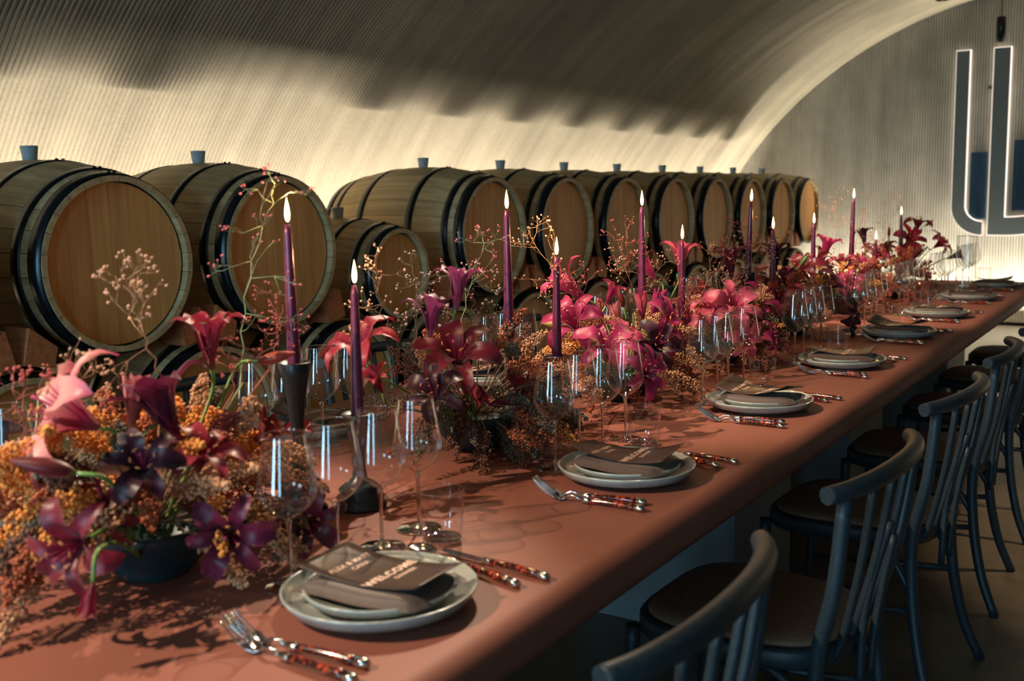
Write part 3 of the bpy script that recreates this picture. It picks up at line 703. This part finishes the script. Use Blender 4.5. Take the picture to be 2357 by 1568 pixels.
V,F=lathe([(.0,0),(.0022,.001),(.0040,.006),(.0047,.012),(.0044,.018),(.0032,.027),(.0016,.035),(.0,.043)],16); ME_fl=mk('flame',V,F,M_flame)
V,F=tube([(0,0,-.002),(0.0003,0,.004),(.0012,0,.009)],.0008,6); ME_wk=mk('wick',V,F,M_wick)
CANDLES=[(-1.30,1.301,1.260,'b',(.0,.0)),(-1.235,1.385,1.152,'b',(-.13,.17)),(-1.32,2.015,1.268,'g',(.0,.0)),(-1.255,2.12,1.157,'b',(.0,.02)),(-1.30,2.674,1.262,'g',(0,0)),(-1.27,2.88,1.160,'g',(.0,.01)),(-1.30,3.509,1.262,'b',(.03,.02)),(-1.28,3.71,1.160,'b',(0,0)),(-1.33,4.36,1.159,'b',(0,0)),(-1.30,4.826,1.256,'g',(.02,0)),(-1.30,5.262,1.05,'g',(0,0)),(-1.33,5.92,1.155,'b',(-.01,0))]
CL=['tallest looking lit purple taper candle at the left, before the second barrel','lit purple taper candle in front of the small barrel','lit purple taper candle in front of the third upper barrel','shorter lit candle left of the third flowers','tall lit candle rising behind the third flowers','shorter lit candle at the right of the third flowers','tall leaning lit candle behind the fourth flowers','lit candle before the next to last barrel','shorter lit candle before the farthest barrel','tall lit candle standing against the end wall','shortest lit candle against the end wall','farthest lit candle, among the last flowers']
for (x,y,zt,kind,(lx,ly)),lab in zip(CANDLES,CL):
    tall=zt>1.2; zs={'b':ZB,'g':ZG}[kind][tall]; hz={'b':.119,'g':.109}[kind]*zs; L=zt-TZ-hz
    # holder
    h=thing('candle_holder',('black flared candle holder' if kind=='b' else 'smoked glass candle holder')+' carrying the '+lab.replace('lit purple taper ','').replace('lit ','')[:60],'candle holder',(x-lx*0,y-ly*0,TZ),group=None)
    obj('holder_body',H_b if kind=='b' else H_g,h,sc=(1,1,zs))
    t=thing('taper_candle',lab,'candle',(x,y,TZ+hz),(-ly,lx,0))
    n=14; P=[(0,0,L*i/n) for i in range(n+1)]; R=[.0125-.0060*(i/n)**1.2 for i in range(n+1)]; R[-1]=.0045
    obj('wax_stick',mk('wax_stick',*tube(P,R,16),M_wax),t); obj('wick',ME_wk,t,(0,0,L))
    obj('flame',ME_fl,t,(.0008,0,L+.004))
    l=bpy.data.lights.new('candle_light','POINT'); l.energy=.85; l.color=(1,.55,.22); l.shadow_soft_size=.006
    lo=bpy.data.objects.new('candle_light',l); COL.objects.link(lo); lo.parent=t; lo.location=(0,0,L+.056)

# ------------------------------------------------------------ flowers
AC=[(-1.285,.975),(-1.31,1.86),(-1.275,2.50),(-1.28,3.20),(-1.29,3.95),(-1.29,4.72),(-1.27,5.50)]
AN=['nearest','second','third','fourth','fifth','sixth','farthest']
V,F=lathe([(0,0),(.050,0),(.054,.004),(.078,.030),(.094,.062),(.098,.080),(.095,.081),(.088,.064),(.070,.030),(.04,.012),(0,.010)],40); ME_bowl=mk('flower_bowl',V,F,M_bowl)
PROF={'o':[(.004,0),(.012,.028),(.026,.050),(.046,.062),(.066,.060),(.082,.048),(.090,.032)],
      't':[(.003,0),(.008,.030),(.015,.058),(.025,.080),(.040,.096),(.056,.100),(.070,.090)],
      'h':[(.003,0),(.009,.025),(.013,.050),(.015,.070),(.018,.086),(.022,.098)]}
WID={'o':(.006,.0215),'t':(.006,.018),'h':(.005,.012)}
def petal(kind,m,wide,seed):
    rg=random.Random(seed); pts=PROF[kind]; n=9; P=bez([(r*rg.uniform(.95,1.05),0,z*rg.uniform(.95,1.05)) for r,z in pts],n); w0,w1=WID[kind]; w1*=wide
    V=[];F=[];UV=[];K=5
    for i,p in enumerate(P):
        t=i/n; w=w0+(w1-w0)*math.sin(min(1,t*1.65)*PI/2) if t<.6 else w1*(1-((t-.6)/.4)**1.75); w=max(w,.0006)
        tg=(P[min(i+1,n)]-P[max(i-1,0)]).normalized(); nr=Vector((-tg.z,0,tg.x))
        for k in range(K):
            u=(k/(K-1))*2-1
            cup=.30*w*u*u + (.0016*math.sin(t*19+u*3+seed) if abs(u)>.9 else 0) - .0012*(1-abs(u))
            q=p+nr*cup+Vector((0,w*u,0)); V.append(q); UV.append((k/(K-1),t))
    for i in range(n):
        for k in range(K-1): a=i*K+k; F.append((a,a+1,a+K+1,a+K))
    return mk('petal',V,F,m,True,UV)
PC={}
def getpetals(kind,col):
    if (kind,col) not in PC:
        PC[(kind,col)]=[petal(kind,PM[col],w,s) for w,s in ((1.15,1),(1.12,2),(.72,3),(.70,4))]
    return PC[(kind,col)]
st=[]
for i in range(6):
    a=2*PI*i/6+.3; P=bez([(.002*math.cos(a),.002*math.sin(a),.01),(.010*math.cos(a),.010*math.sin(a),.045),(.024*math.cos(a),.024*math.sin(a),.078)],6); st.append((P,a))
ME_fil=mk('stamens',*join(*[tube(P,.0009,5) for P,a in st],tube(bez([(0,0,.01),(.002,0,.05),(.006,.002,.088)],6),[.0012]*6+[.0028],6)),M_fil)
ME_ant=mk('anthers',*join(*[tube([P[-1]+Vector((-.006*math.sin(a),.006*math.cos(a),0)),P[-1]+Vector((0,0,.001)),P[-1]+Vector((.006*math.sin(a),-.006*math.cos(a),0))],[.0008,.0021,.0008],6) for P,a in st]),M_anther)
budm={}
def bud_mesh(col):
    if col not in budm:
        V=[];F=[];UV=[];n=12;K=14
        for j in range(n+1):
            t=j/n; r=.0130*math.sin(PI*min(1,t*.96+.02))**.75*(1.1-.35*t)
            for k in range(K):
                a=2*PI*k/K; rr=r*(1-.10*abs(math.cos(1.5*a))**6); V.append((rr*math.cos(a),rr*math.sin(a),.078*t)); UV.append((k/K,t))
        for j in range(n):
            for k in range(K): F.append((j*K+k,j*K+(k+1)%K,(j+1)*K+(k+1)%K,(j+1)*K+k))
        F+=[tuple(range(K))[::-1],tuple(n*K+k for k in range(K))]
        budm[col]=mk('bud',V,F,PM[col],True,UV)
    return budm[col]
lp=[];lf=[]
for i in range(8):
    t=i/7; w=.009*math.sin(PI*min(1,t*.93+.05)); lp+= [(-w,.07*t,.012*math.sin(t*2)+.002),(0,.07*t,.012*math.sin(t*2)),(w,.07*t,.012*math.sin(t*2)+.002)]
for i in range(7):
    for k in range(2): a=i*3+k; lf.append((a,a+1,a+4,a+3))
ME_leaf=mk('leaf',lp,lf,M_leaf)
FL=[
(-1.250,0.873,0.996,-0.38,-0.76,0.53,1.15,'o','blushpink',0,'large pink lily with pale edges and long stamens, nearest flowers, leaning left'),
(-1.300,1.118,1.037,0.02,0.00,1.00,0.95,'t','crimson',0,'crimson lily standing upright on a tall green stem over the nearest flowers'),
(-1.250,1.007,0.939,-0.29,-0.15,0.95,1.25,'t','plum',0,'long dark purple trumpet lily rising from the middle of the nearest flowers'),
(-1.300,0.962,0.973,0.04,0.19,0.98,0.90,'h','blush',0,'closed pale pink lily standing upright between the large pink and purple lilies'),
(-1.180,0.890,0.936,0.59,-0.51,0.62,0.80,'o','dark',0,'almost black lily in the centre of the nearest flowers'),
(-1.180,0.979,0.918,0.46,-0.03,0.89,0.90,'o','crimson',0,'crimson lily facing up right in the nearest flowers'),
(-1.100,0.962,0.846,0.69,-0.71,0.13,0.85,'o','plum',0,'dark violet lily facing the camera beside the dark bowl, nearest flowers'),
(-1.150,0.777,0.882,0.28,-0.96,-0.05,0.90,'o','burgundy',0,'burgundy lily hanging at the lower left of the nearest flowers'),
(-1.080,0.731,0.856,0.25,-0.43,-0.87,0.50,'h','crimson',0,'small crimson lily drooping onto the table below the nearest flowers'),
(-1.120,1.130,0.818,0.78,-0.63,0.02,0.80,'o','dark',0,'near black lily behind the first wine glass of the nearest place setting'),
(-1.180,0.789,0.960,-0.64,-0.71,0.29,1.05,'b','budred',0,'fat dark red lily bud with yellow tip pointing left, nearest flowers'),
(-1.300,1.214,1.034,0.80,0.56,0.22,0.85,'b','budorange',0,'orange red lily bud pointing right beside the tallest left candle'),
(-1.200,0.878,0.894,0.03,-0.98,-0.18,0.70,'o','burgundy',0,'burgundy lily low on the left of the nearest flowers'),
(-1.300,1.174,0.890,0.73,0.34,0.59,0.80,'t','burgundy',0,'dark burgundy trumpet lily at the right of the nearest flowers'),
(-1.350,1.302,0.888,0.87,0.35,0.35,0.60,'t','crimson',0,'small crimson lily at the right edge of the nearest flowers'),
(-1.250,1.715,0.951,0.32,-0.55,0.78,1.10,'o','burgundy',1,'large burgundy lily facing the camera in the second flowers'),
(-1.350,1.556,0.985,-0.09,-0.42,0.90,1.00,'o','crimson',1,'crimson lily behind the second candle, second flowers'),
(-1.300,1.782,1.065,0.09,0.16,0.98,0.95,'t','orchid',1,'tall orchid purple trumpet lily, highest of the second flowers'),
(-1.300,1.689,1.014,0.08,0.10,0.99,0.95,'t','orchid',1,'orchid purple trumpet lily below and left of the highest one'),
(-1.200,1.573,0.912,0.23,-0.68,0.69,0.75,'o','dark',1,'dark plum lily low in the middle of the second flowers'),
(-1.300,1.533,0.928,-0.02,-0.54,0.84,0.60,'t','crimson',1,'small crimson lily right of the second candle, second flowers'),
(-1.250,1.908,0.868,0.93,-0.36,0.10,0.85,'o','burgundy',1,'burgundy lily at the right edge of the second flowers'),
(-1.200,1.697,0.930,0.69,-0.55,-0.47,0.70,'h','crimson',1,'crimson lily hanging below the large burgundy lily'),
(-1.280,2.314,1.036,-0.58,-0.55,0.61,1.15,'t','magenta',2,'large magenta lily facing left, third flowers'),
(-1.250,2.460,1.001,-0.21,-0.09,0.97,0.75,'b','budred',2,'dark maroon lily bud standing in the third flowers'),
(-1.300,2.457,1.005,0.26,0.32,0.91,0.70,'t','magenta',2,'magenta lily petal curl behind the maroon bud, third flowers'),
(-1.150,2.171,0.910,0.32,-0.37,0.87,1.05,'o','magenta',2,'magenta lily with long stamens low in front, third flowers'),
(-1.250,2.214,0.972,0.11,-0.75,0.66,0.95,'o','magenta',2,'magenta lily at the left side of the third flowers'),
(-1.250,2.511,0.990,-0.14,0.07,0.99,0.75,'b','budgreen',2,'yellow green lily bud with red side, third flowers'),
(-1.320,2.809,1.046,-0.55,-0.23,0.80,0.80,'h','magenta',2,'half open magenta lily leaning left behind the fifth candle'),
(-1.320,2.973,1.060,0.07,0.03,1.00,1.00,'t','pink',2,'wide open pink lily, highest of the third flowers'),
(-1.250,2.576,0.959,-0.00,0.04,1.00,0.85,'h','pink',2,'upright half closed pink lily in the third flowers'),
(-1.200,2.526,0.973,0.31,0.23,0.92,0.90,'h','magenta',2,'half closed magenta lily leaning right, third flowers'),
(-1.180,2.484,0.944,0.93,-0.05,0.36,1.00,'o','magenta',2,'broad magenta lily facing right, third flowers'),
(-1.120,2.357,0.918,0.75,-0.58,0.32,0.80,'o','dark',2,'dark purple lily on the right of the third flowers'),
(-1.050,2.129,0.893,0.89,-0.40,0.21,0.75,'o','magentad',2,'deep magenta lily above the tumbler of the second place setting'),
(-1.250,2.422,0.948,-0.03,-0.09,1.00,0.80,'h','blush',2,'pale pink upright lily bud in the middle of the third flowers'),
(-1.400,2.387,0.956,-0.72,-0.67,0.19,0.70,'b','budyellow',2,'yellow lily bud pointing left over the far side glasses'),
(-1.200,2.324,0.918,0.65,-0.06,0.76,0.80,'o','magenta',2,'magenta lily in the heart of the third flowers'),
(-1.300,3.356,1.011,-0.04,0.02,1.00,1.15,'t','plum',3,'tall dark purple trumpet lily with fanned petals, fourth flowers'),
(-1.200,3.089,0.926,0.55,-0.65,0.52,1.10,'o','pink',3,'pale edged pink lily facing the camera, fourth flowers'),
(-1.250,3.089,0.917,-0.05,-0.68,0.73,0.95,'o','pink',3,'pink lily at the left of the fourth flowers'),
(-1.220,3.356,0.919,0.77,-0.18,0.61,0.95,'o','magenta',3,'magenta lily with yellow stamens at the right of the fourth flowers'),
(-1.250,2.934,0.907,-0.42,-0.82,0.39,0.85,'o','pink',3,'pink lily low at the left beside the sixth candle'),
(-1.100,2.902,0.879,0.84,-0.55,0.02,0.75,'o','pink',3,'pink lily seen through the glasses of the third place setting'),
(-1.400,3.286,0.948,0.50,0.21,0.84,0.70,'t','crimson',3,'small crimson lily behind the fourth flowers'),
(-1.350,3.734,0.949,-0.29,-0.67,0.69,0.90,'o','burgundy',3,'burgundy lily at the back of the fourth flowers'),
(-1.080,3.049,0.856,0.96,0.05,0.26,0.60,'o','magenta',3,'small magenta lily low at the right of the fourth flowers'),
(-1.300,3.802,1.001,-0.09,-0.01,1.00,1.15,'t','dark',4,'near black trumpet lily standing behind the eighth candle'),
(-1.300,3.955,0.924,0.07,-0.49,0.87,0.95,'o','burgundy',4,'burgundy lily at the left of the fifth flowers'),
(-1.300,4.142,0.951,0.03,-0.59,0.81,1.15,'o','burgundy',4,'broad burgundy lily in the middle of the fifth flowers'),
(-1.350,4.417,0.975,0.50,0.32,0.80,0.90,'t','burgundy',4,'burgundy trumpet lily behind the middle of the fifth flowers'),
(-1.350,4.571,0.993,0.12,0.12,0.99,1.15,'t','magenta',4,'bright magenta lily, highest of the fifth flowers'),
(-1.200,3.803,0.875,0.41,-0.21,0.89,0.95,'o','pink',4,'pale pink lily lying low in the fifth flowers'),
(-1.200,4.129,0.903,0.69,0.02,0.73,1.00,'o','plum',4,'dark purple lily with drooping petals, fifth flowers'),
(-1.250,3.708,0.891,-0.07,-0.85,0.53,0.95,'o','burgundy',4,'burgundy lily low at the left of the fifth flowers'),
(-1.300,4.084,0.999,0.53,0.24,0.82,0.80,'b','budgreen2',4,'green lily bud above the fifth flowers'),
(-1.100,3.962,0.806,1.00,-0.05,-0.05,0.90,'o','dark',4,'near black lily hanging low between fifth and sixth flowers'),
(-1.250,4.763,0.905,0.61,-0.35,0.71,1.10,'o','magenta',5,'bright magenta lily facing the camera, sixth flowers'),
(-1.300,4.698,0.947,-0.06,-0.25,0.97,0.90,'o','crimson',5,'crimson lily at the left of the sixth flowers'),
(-1.300,5.055,1.035,-0.14,0.07,0.99,0.85,'t','dark',5,'dark plum lily standing highest in the sixth flowers'),
(-1.350,5.423,0.940,0.53,0.07,0.84,1.00,'o','magenta',5,'magenta lily at the right of the sixth flowers'),
(-1.200,4.473,0.892,0.02,-0.83,0.56,0.80,'o','magenta',5,'small magenta lily low in the sixth flowers'),
(-1.350,6.126,0.993,0.63,-0.59,0.51,1.15,'o','crimson',6,'crimson lily facing the camera beside the farthest candle'),
(-1.350,6.390,1.055,0.18,-0.07,0.98,1.00,'o','crimson',6,'crimson lily, highest of the farthest flowers'),
(-1.300,6.637,0.943,0.80,-0.03,0.59,1.10,'o','crimson',6,'crimson lily reaching right in the farthest flowers'),
(-1.200,5.851,0.973,-0.44,-0.83,-0.33,1.00,'h','orchid',6,'mauve lily pointing down left in the farthest flowers'),
(-1.350,5.734,0.955,-0.25,-0.44,0.86,0.80,'o','burgundy',6,'small burgundy lily at the left of the farthest flowers'),
(-1.400,5.945,1.037,-0.06,0.13,0.99,0.70,'b','budred',6,'dark red lily bud on a thin stem, farthest flowers'),
(-1.350,6.620,1.072,0.64,0.51,0.58,0.80,'b','budred',6,'dark red lily bud pointing up right, farthest flowers'),
(-1.250,5.585,0.953,0.71,-0.70,-0.08,0.90,'o','burgundy',6,'burgundy lily hanging low in the farthest flowers'),
(-1.100,5.962,0.922,0.93,0.15,0.32,0.80,'t','dark',6,'dark lily at the right edge of the farthest flowers'),
]
for q,(x,y,z,dx,dy,dz,s,kind,col,ar,lab) in enumerate(FL):
    d=Vector((dx,dy,dz)).normalized(); rq=d.to_track_quat('Z','Y') @ Euler((0,0,random.uniform(0,6))).to_quaternion()
    base=Vector((x,y,z)); s*={'o':(.80 if ar==0 else .95) if q else .95,'t':.90,'h':.95,'b':1.0}[kind]
    t=thing('lily_bud' if kind=='b' else 'lily',lab,'flower',tuple(base),group='lilies in the %s flowers'%AN[ar]); t.rotation_mode='QUATERNION'; t.rotation_quaternion=rq
    t.scale=(s,s,s)
    if kind=='b': obj('bud',bud_mesh(col),t)
    else:
        pm=getpetals(kind,col)
        for i in range(6):
            inner=i%2==0
            obj('petal',pm[(q+i)%2+(0 if inner else 2)],t,(0,0,0),(random.uniform(-.08,.08),random.uniform(-.16,.14),PI/3*i+random.uniform(-.08,.08)),sc=(1,1,1) if inner else (1.03,1,.97))
        if kind=='o' or (kind=='t' and q%2): obj('stamens',ME_fil,t,sc=1 if kind=='o' else 1.15); obj('anthers',ME_ant,t,sc=1 if kind=='o' else 1.15)
    # stem back to the bowl
    tgt=Vector((AC[ar][0]+.25*(x-AC[ar][0]),AC[ar][1]+.25*(y-AC[ar][1]),.80)); inv=(Matrix.Translation(base)@rq.to_matrix().to_4x4()@Matrix.Scale(s,4)).inverted()
    dist=(tgt-base).length
    p1=base-d*min(.035,dist*.4); pts=[base+d*.003,p1,(p1+tgt)/2+Vector((0,0,.015)),tgt]
    if z>.83:
        o=obj('stem',mk('stem',*tube([inv@p for p in bez(pts,12)],.0028/s,8),M_stem),t)
        if q%3==0 or 'green' in col: obj('leaf',ME_leaf,t,tuple(inv@(p1)),(random.uniform(-.5,.8),random.uniform(-.5,.5),random.uniform(0,6)),sc=random.uniform(.7,1.1))
# dried seed panicles
OCT=np.array([(1,0,0),(-1,0,0),(0,1,0),(0,-1,0),(0,0,1.25),(0,0,-1.0)],float); OF=np.array([(0,2,4),(2,1,4),(1,3,4),(3,0,4),(2,0,5),(1,2,5),(3,1,5),(0,3,5)])
t_=(1+5**.5)/2; ICO=np.array([(-1,t_,0),(1,t_,0),(-1,-t_,0),(1,-t_,0),(0,-1,t_),(0,1,t_),(0,-1,-t_),(0,1,-t_),(t_,0,-1),(t_,0,1),(-t_,0,-1),(-t_,0,1)],float)/1.9
IF=np.array([(0,11,5),(0,5,1),(0,1,7),(0,7,10),(0,10,11),(1,5,9),(5,11,4),(11,10,2),(10,7,6),(7,1,8),(3,9,4),(3,4,2),(3,2,6),(3,6,8),(3,8,9),(4,9,5),(2,4,11),(6,2,10),(8,6,7),(9,8,1)])
def scatter(P,r,m,name,ico=False):
    Bv,Bf=(ICO,IF) if ico else (OCT,OF); n=len(P)
    V=(P[:,None,:]+Bv[None]*r[:,None,None]).reshape(-1,3); F=(Bf[None]+(np.arange(n)*len(Bv))[:,None,None]).reshape(-1,3)
    return fast(name,V,F,m,True)
MIX=[dict(orange=.30,tan=.30,rust=.16,brown=.12,grey=.10,rose=.02),dict(orange=.03,tan=.12,rust=.30,brown=.30,grey=.25,rose=.0),dict(orange=.06,tan=.38,rust=.22,brown=.14,grey=.02,rose=.18),
     dict(orange=.14,tan=.32,rust=.20,brown=.14,grey=.08,rose=.12),dict(orange=.12,tan=.15,rust=.36,brown=.17,grey=.05,rose=.15),dict(orange=.26,tan=.10,rust=.24,brown=.10,grey=.02,rose=.28),dict(orange=.02,tan=.06,rust=.28,brown=.34,grey=.10,rose=.20)]
for ar,(cx,cy) in enumerate(AC):
    b=obj('flower_bowl',ME_bowl,None,(cx,cy,TZ)); tag(b,'dark ceramic bowl holding the %s flower arrangement'%AN[ar],'bowl','flower bowls along the table')
    rg=np.random.default_rng(50+ar); ry=[.27,.25,.27,.25,.27,.27,.32][ar]; rx=.165; hz=[.17,.19,.17,.15,.17,.17,.17][ar]
    nsp=[96,84,84,70,70,64,64][ar]; per=[210,220,200,170,150,130,130][ar]; sr=[.0028,.0025,.0025,.0026,.0027,.0029,.0030][ar]
    pts={k:[] for k in M_seed}; stems=[]
    names=list(MIX[ar]); pr=np.array([MIX[ar][k] for k in names]); pr/=pr.sum()
    for s in range(nsp):
        az=rg.uniform(0,2*PI); el=rg.uniform(-.30,1.0); ce=math.cos(el)
        dr=np.array([ce*math.cos(az)*rx,ce*math.sin(az)*ry,max(-.055,math.sin(el)*hz)+.02]); 
        base=np.array([cx,cy,TZ+.075]); tip=base+dr*rg.uniform(.8,1.1)
        if tip[2]<TZ+.012: tip[2]=TZ+.012
        # which colour: low oranges swapped for brown, shade put into their colour
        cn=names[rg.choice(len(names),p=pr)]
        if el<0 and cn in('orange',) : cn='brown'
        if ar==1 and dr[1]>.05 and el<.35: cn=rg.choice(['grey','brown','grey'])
        if ar==1 and s%3==0: tip=base+np.array([abs(dr[0])*1.1+.03,dr[1]*.9,rg.uniform(-.065,.03)]); el=-.2
        if ar==3 and s%6==0: tip=base+np.array([abs(dr[0])*1.1+.03,dr[1]*.9,rg.uniform(-.065,.03)]); el=-.2
        L=rg.uniform(.07,.12); ax=tip-base; ax/=np.linalg.norm(ax)+1e-9; dirn=ax*.8+np.array([0,0,-.35 if el<.5 else .1])+rg.normal(0,.25,3); dirn/=np.linalg.norm(dirn)
        tt=rg.uniform(0,1,per); wd=.0155*np.sin(PI*np.clip(tt*.85+.12,0,1))+.003
        cen=tip[None]+dirn[None]*((tt-.5)*L)[:,None]; cen[:,2]-=.02*(tt**2)
        off=rg.normal(0,1,(per,3)); off/=np.linalg.norm(off,axis=1)[:,None]; P=cen+off*(wd*rg.uniform(.35,1,per)**.6)[:,None]
        ok=P[:,2]>TZ+.003; P=P[ok]
        pts[cn].append(P); stems.append((base,tip-dirn*L*.5,tip+dirn*L*.4))
    # fine side branches
    VV=[];FF=[]
    for a_,b_,c_ in stems:
        c_=np.array(c_); c_[2]=max(c_[2]-.02,TZ+.004); v,f=tube([a_,(a_+b_)/2+np.array([0,0,.01]),b_,c_],[.0012,.0011,.0010,.0006],5); o_=len(VV); VV+=v; FF+=[tuple(i+o_ for i in q) for q in f]
    root=thing('dried_grasses','mixed dried orange, tan and brown seed heads filling the %s flower arrangement'%AN[ar] if ar!=1 else 'rust and grey green dried seed heads drooping from the second flower arrangement','dried flowers',(0,0,0))
    root.location=(cx,cy,TZ+.075)
    so=obj('stalks',mk('stalks',VV,FF,M_twig['dark']),root,(-cx,-cy,-TZ-.075)); so['kind']='stuff'
    for k,l in pts.items():
        if not l: continue
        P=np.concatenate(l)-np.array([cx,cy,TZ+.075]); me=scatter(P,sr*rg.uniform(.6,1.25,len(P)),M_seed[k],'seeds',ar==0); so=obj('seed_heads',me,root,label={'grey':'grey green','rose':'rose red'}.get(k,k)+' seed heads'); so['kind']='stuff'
# airy berry twigs
TW=[
(-1.300,1.024,1.038,-1.300,0.977,1.174,0.16,'tan'),
(-1.350,1.228,0.994,-1.350,1.292,1.258,0.22,'green'),
(-1.300,1.242,1.018,-1.300,1.280,1.125,0.14,'red'),
(-1.350,0.837,0.983,-1.350,0.922,1.050,0.14,'tan'),
(-1.400,0.853,0.923,-1.400,0.849,1.026,0.14,'red'),
(-1.300,1.163,0.994,-1.300,1.151,1.082,0.12,'red'),
(-1.300,1.630,0.977,-1.300,1.532,1.134,0.16,'dark'),
(-1.350,1.862,0.941,-1.350,1.966,1.195,0.20,'green'),
(-1.400,1.772,0.979,-1.400,1.779,1.120,0.16,'dark'),
(-1.300,1.859,0.974,-1.300,1.841,1.127,0.12,'dark'),
(-1.200,1.793,0.943,-1.200,1.796,1.015,0.14,'dark'),
(-1.300,2.327,1.001,-1.300,2.110,1.178,0.20,'tan'),
(-1.250,2.327,1.003,-1.250,2.155,1.104,0.16,'red'),
(-1.300,2.652,0.942,-1.300,2.574,1.166,0.20,'red'),
(-1.350,3.031,0.925,-1.350,2.699,1.110,0.18,'tan'),
(-1.300,3.121,0.918,-1.300,3.191,1.094,0.16,'tan'),
(-1.300,3.194,0.910,-1.300,3.283,1.131,0.20,'red'),
(-1.200,2.695,0.918,-1.200,2.785,1.032,0.14,'red'),
(-1.150,1.973,0.772,-1.150,2.369,0.759,0.12,'red'),
(-1.250,3.546,0.922,-1.250,3.370,1.099,0.20,'dark'),
(-1.350,4.029,0.890,-1.350,3.728,1.141,0.20,'red'),
(-1.350,4.674,0.909,-1.350,4.754,1.195,0.25,'tan'),
(-1.350,5.025,0.924,-1.350,5.232,1.205,0.25,'tan'),
(-1.400,5.807,0.915,-1.400,5.820,1.216,0.25,'tan'),
(-1.150,3.348,0.901,-1.150,3.032,0.921,0.14,'red'),
(-1.200,4.902,0.935,-1.200,4.665,1.065,0.20,'red'),
]
def twig_mesh(A,Bp,spread,rg):
    A=Vector(A);Bp=Vector(Bp); L=(Bp-A).length; segs=[];tips=[]
    n=9; P=[]; side=Vector((rg.uniform(-1,1),rg.uniform(-1,1),0)).normalized(); bend=L*rg.uniform(-.10,.10)
    for i in range(n+1):
        t=i/n; P.append(A.lerp(Bp,t)+side*(bend*math.sin(PI*t))+side*(.006*((i%2)*2-1))*(1 if 0<i<n else 0))
    segs.append((P,[.0016*(1-.6*i/n) for i in range(n+1)]))
    def branch(p,d,l,dep,r):
        q=p+d*l; k=p.lerp(q,.5)+Vector([rg.uniform(-1,1)*l*.12 for _ in range(3)]); segs.append(([p,k,q],[r,r*.85,r*.7]))
        if dep==0 or l<.008: tips.append(q); return
        for _ in range(rg.choice([2,2,3])):
            e=(d+Vector([rg.gauss(0,.62) for _ in range(3)])+Vector((0,0,.12))).normalized(); branch(q,e,l*rg.uniform(.55,.8),dep-1,r*.7)
    for i in range(3,n+1):
        for _ in range(1 if i<n else 3):
            d=((Bp-A).normalized()*.55+Vector([rg.gauss(0,.75) for _ in range(3)])).normalized(); branch(P[i],d,spread*rg.uniform(.14,.26),rg.choice([2,2,3]),.0007)
    return segs,tips
for i,(ax,ay,az,bx,by,bz,sp_,k) in enumerate(TW):
    rg=random.Random(100+i); segs,tips=twig_mesh((ax,ay,az),(bx,by,bz),sp_,rg); org=Vector((ax,ay,az))
    foot=min(range(7),key=lambda q:abs(AC[q][1]-ay)); fc=Vector((AC[foot][0],AC[foot][1],.82))
    if az>.85: segs.append(([fc,(fc+org)/2,org],[.0017]*3))
    VF=join(*[tube([p-org for p in P],R,5) for P,R in segs])
    mine=sorted([q for q in range(len(TW)) if min(range(7),key=lambda w_:abs(AC[w_][1]-TW[q][1]))==foot],key=lambda q:TW[q][4]); rk=mine.index(i)
    t=thing('berry_twig','%s twig with tiny round berries, %s from the left in the %s flowers'%({'tan':'pale brown','red':'reddish','green':'green stemmed','dark':'thin brown'}[k],['first','second','third','fourth','fifth','sixth','seventh'][rk],AN[foot]),'twig',tuple(org),group='berry twigs in the %s flowers'%AN[foot])
    obj('branches',mk('branches',*VF,M_twig[k]),t)
    P=np.array([tuple(q-org) for q in tips]); P=P[(P[:,2]+az)>TZ+.004]
    so=obj('berries',scatter(P,np.array([rg.uniform(.0017,.0030) for _ in P]),M_berry[k],'berries',True),t); so['kind']='stuff'
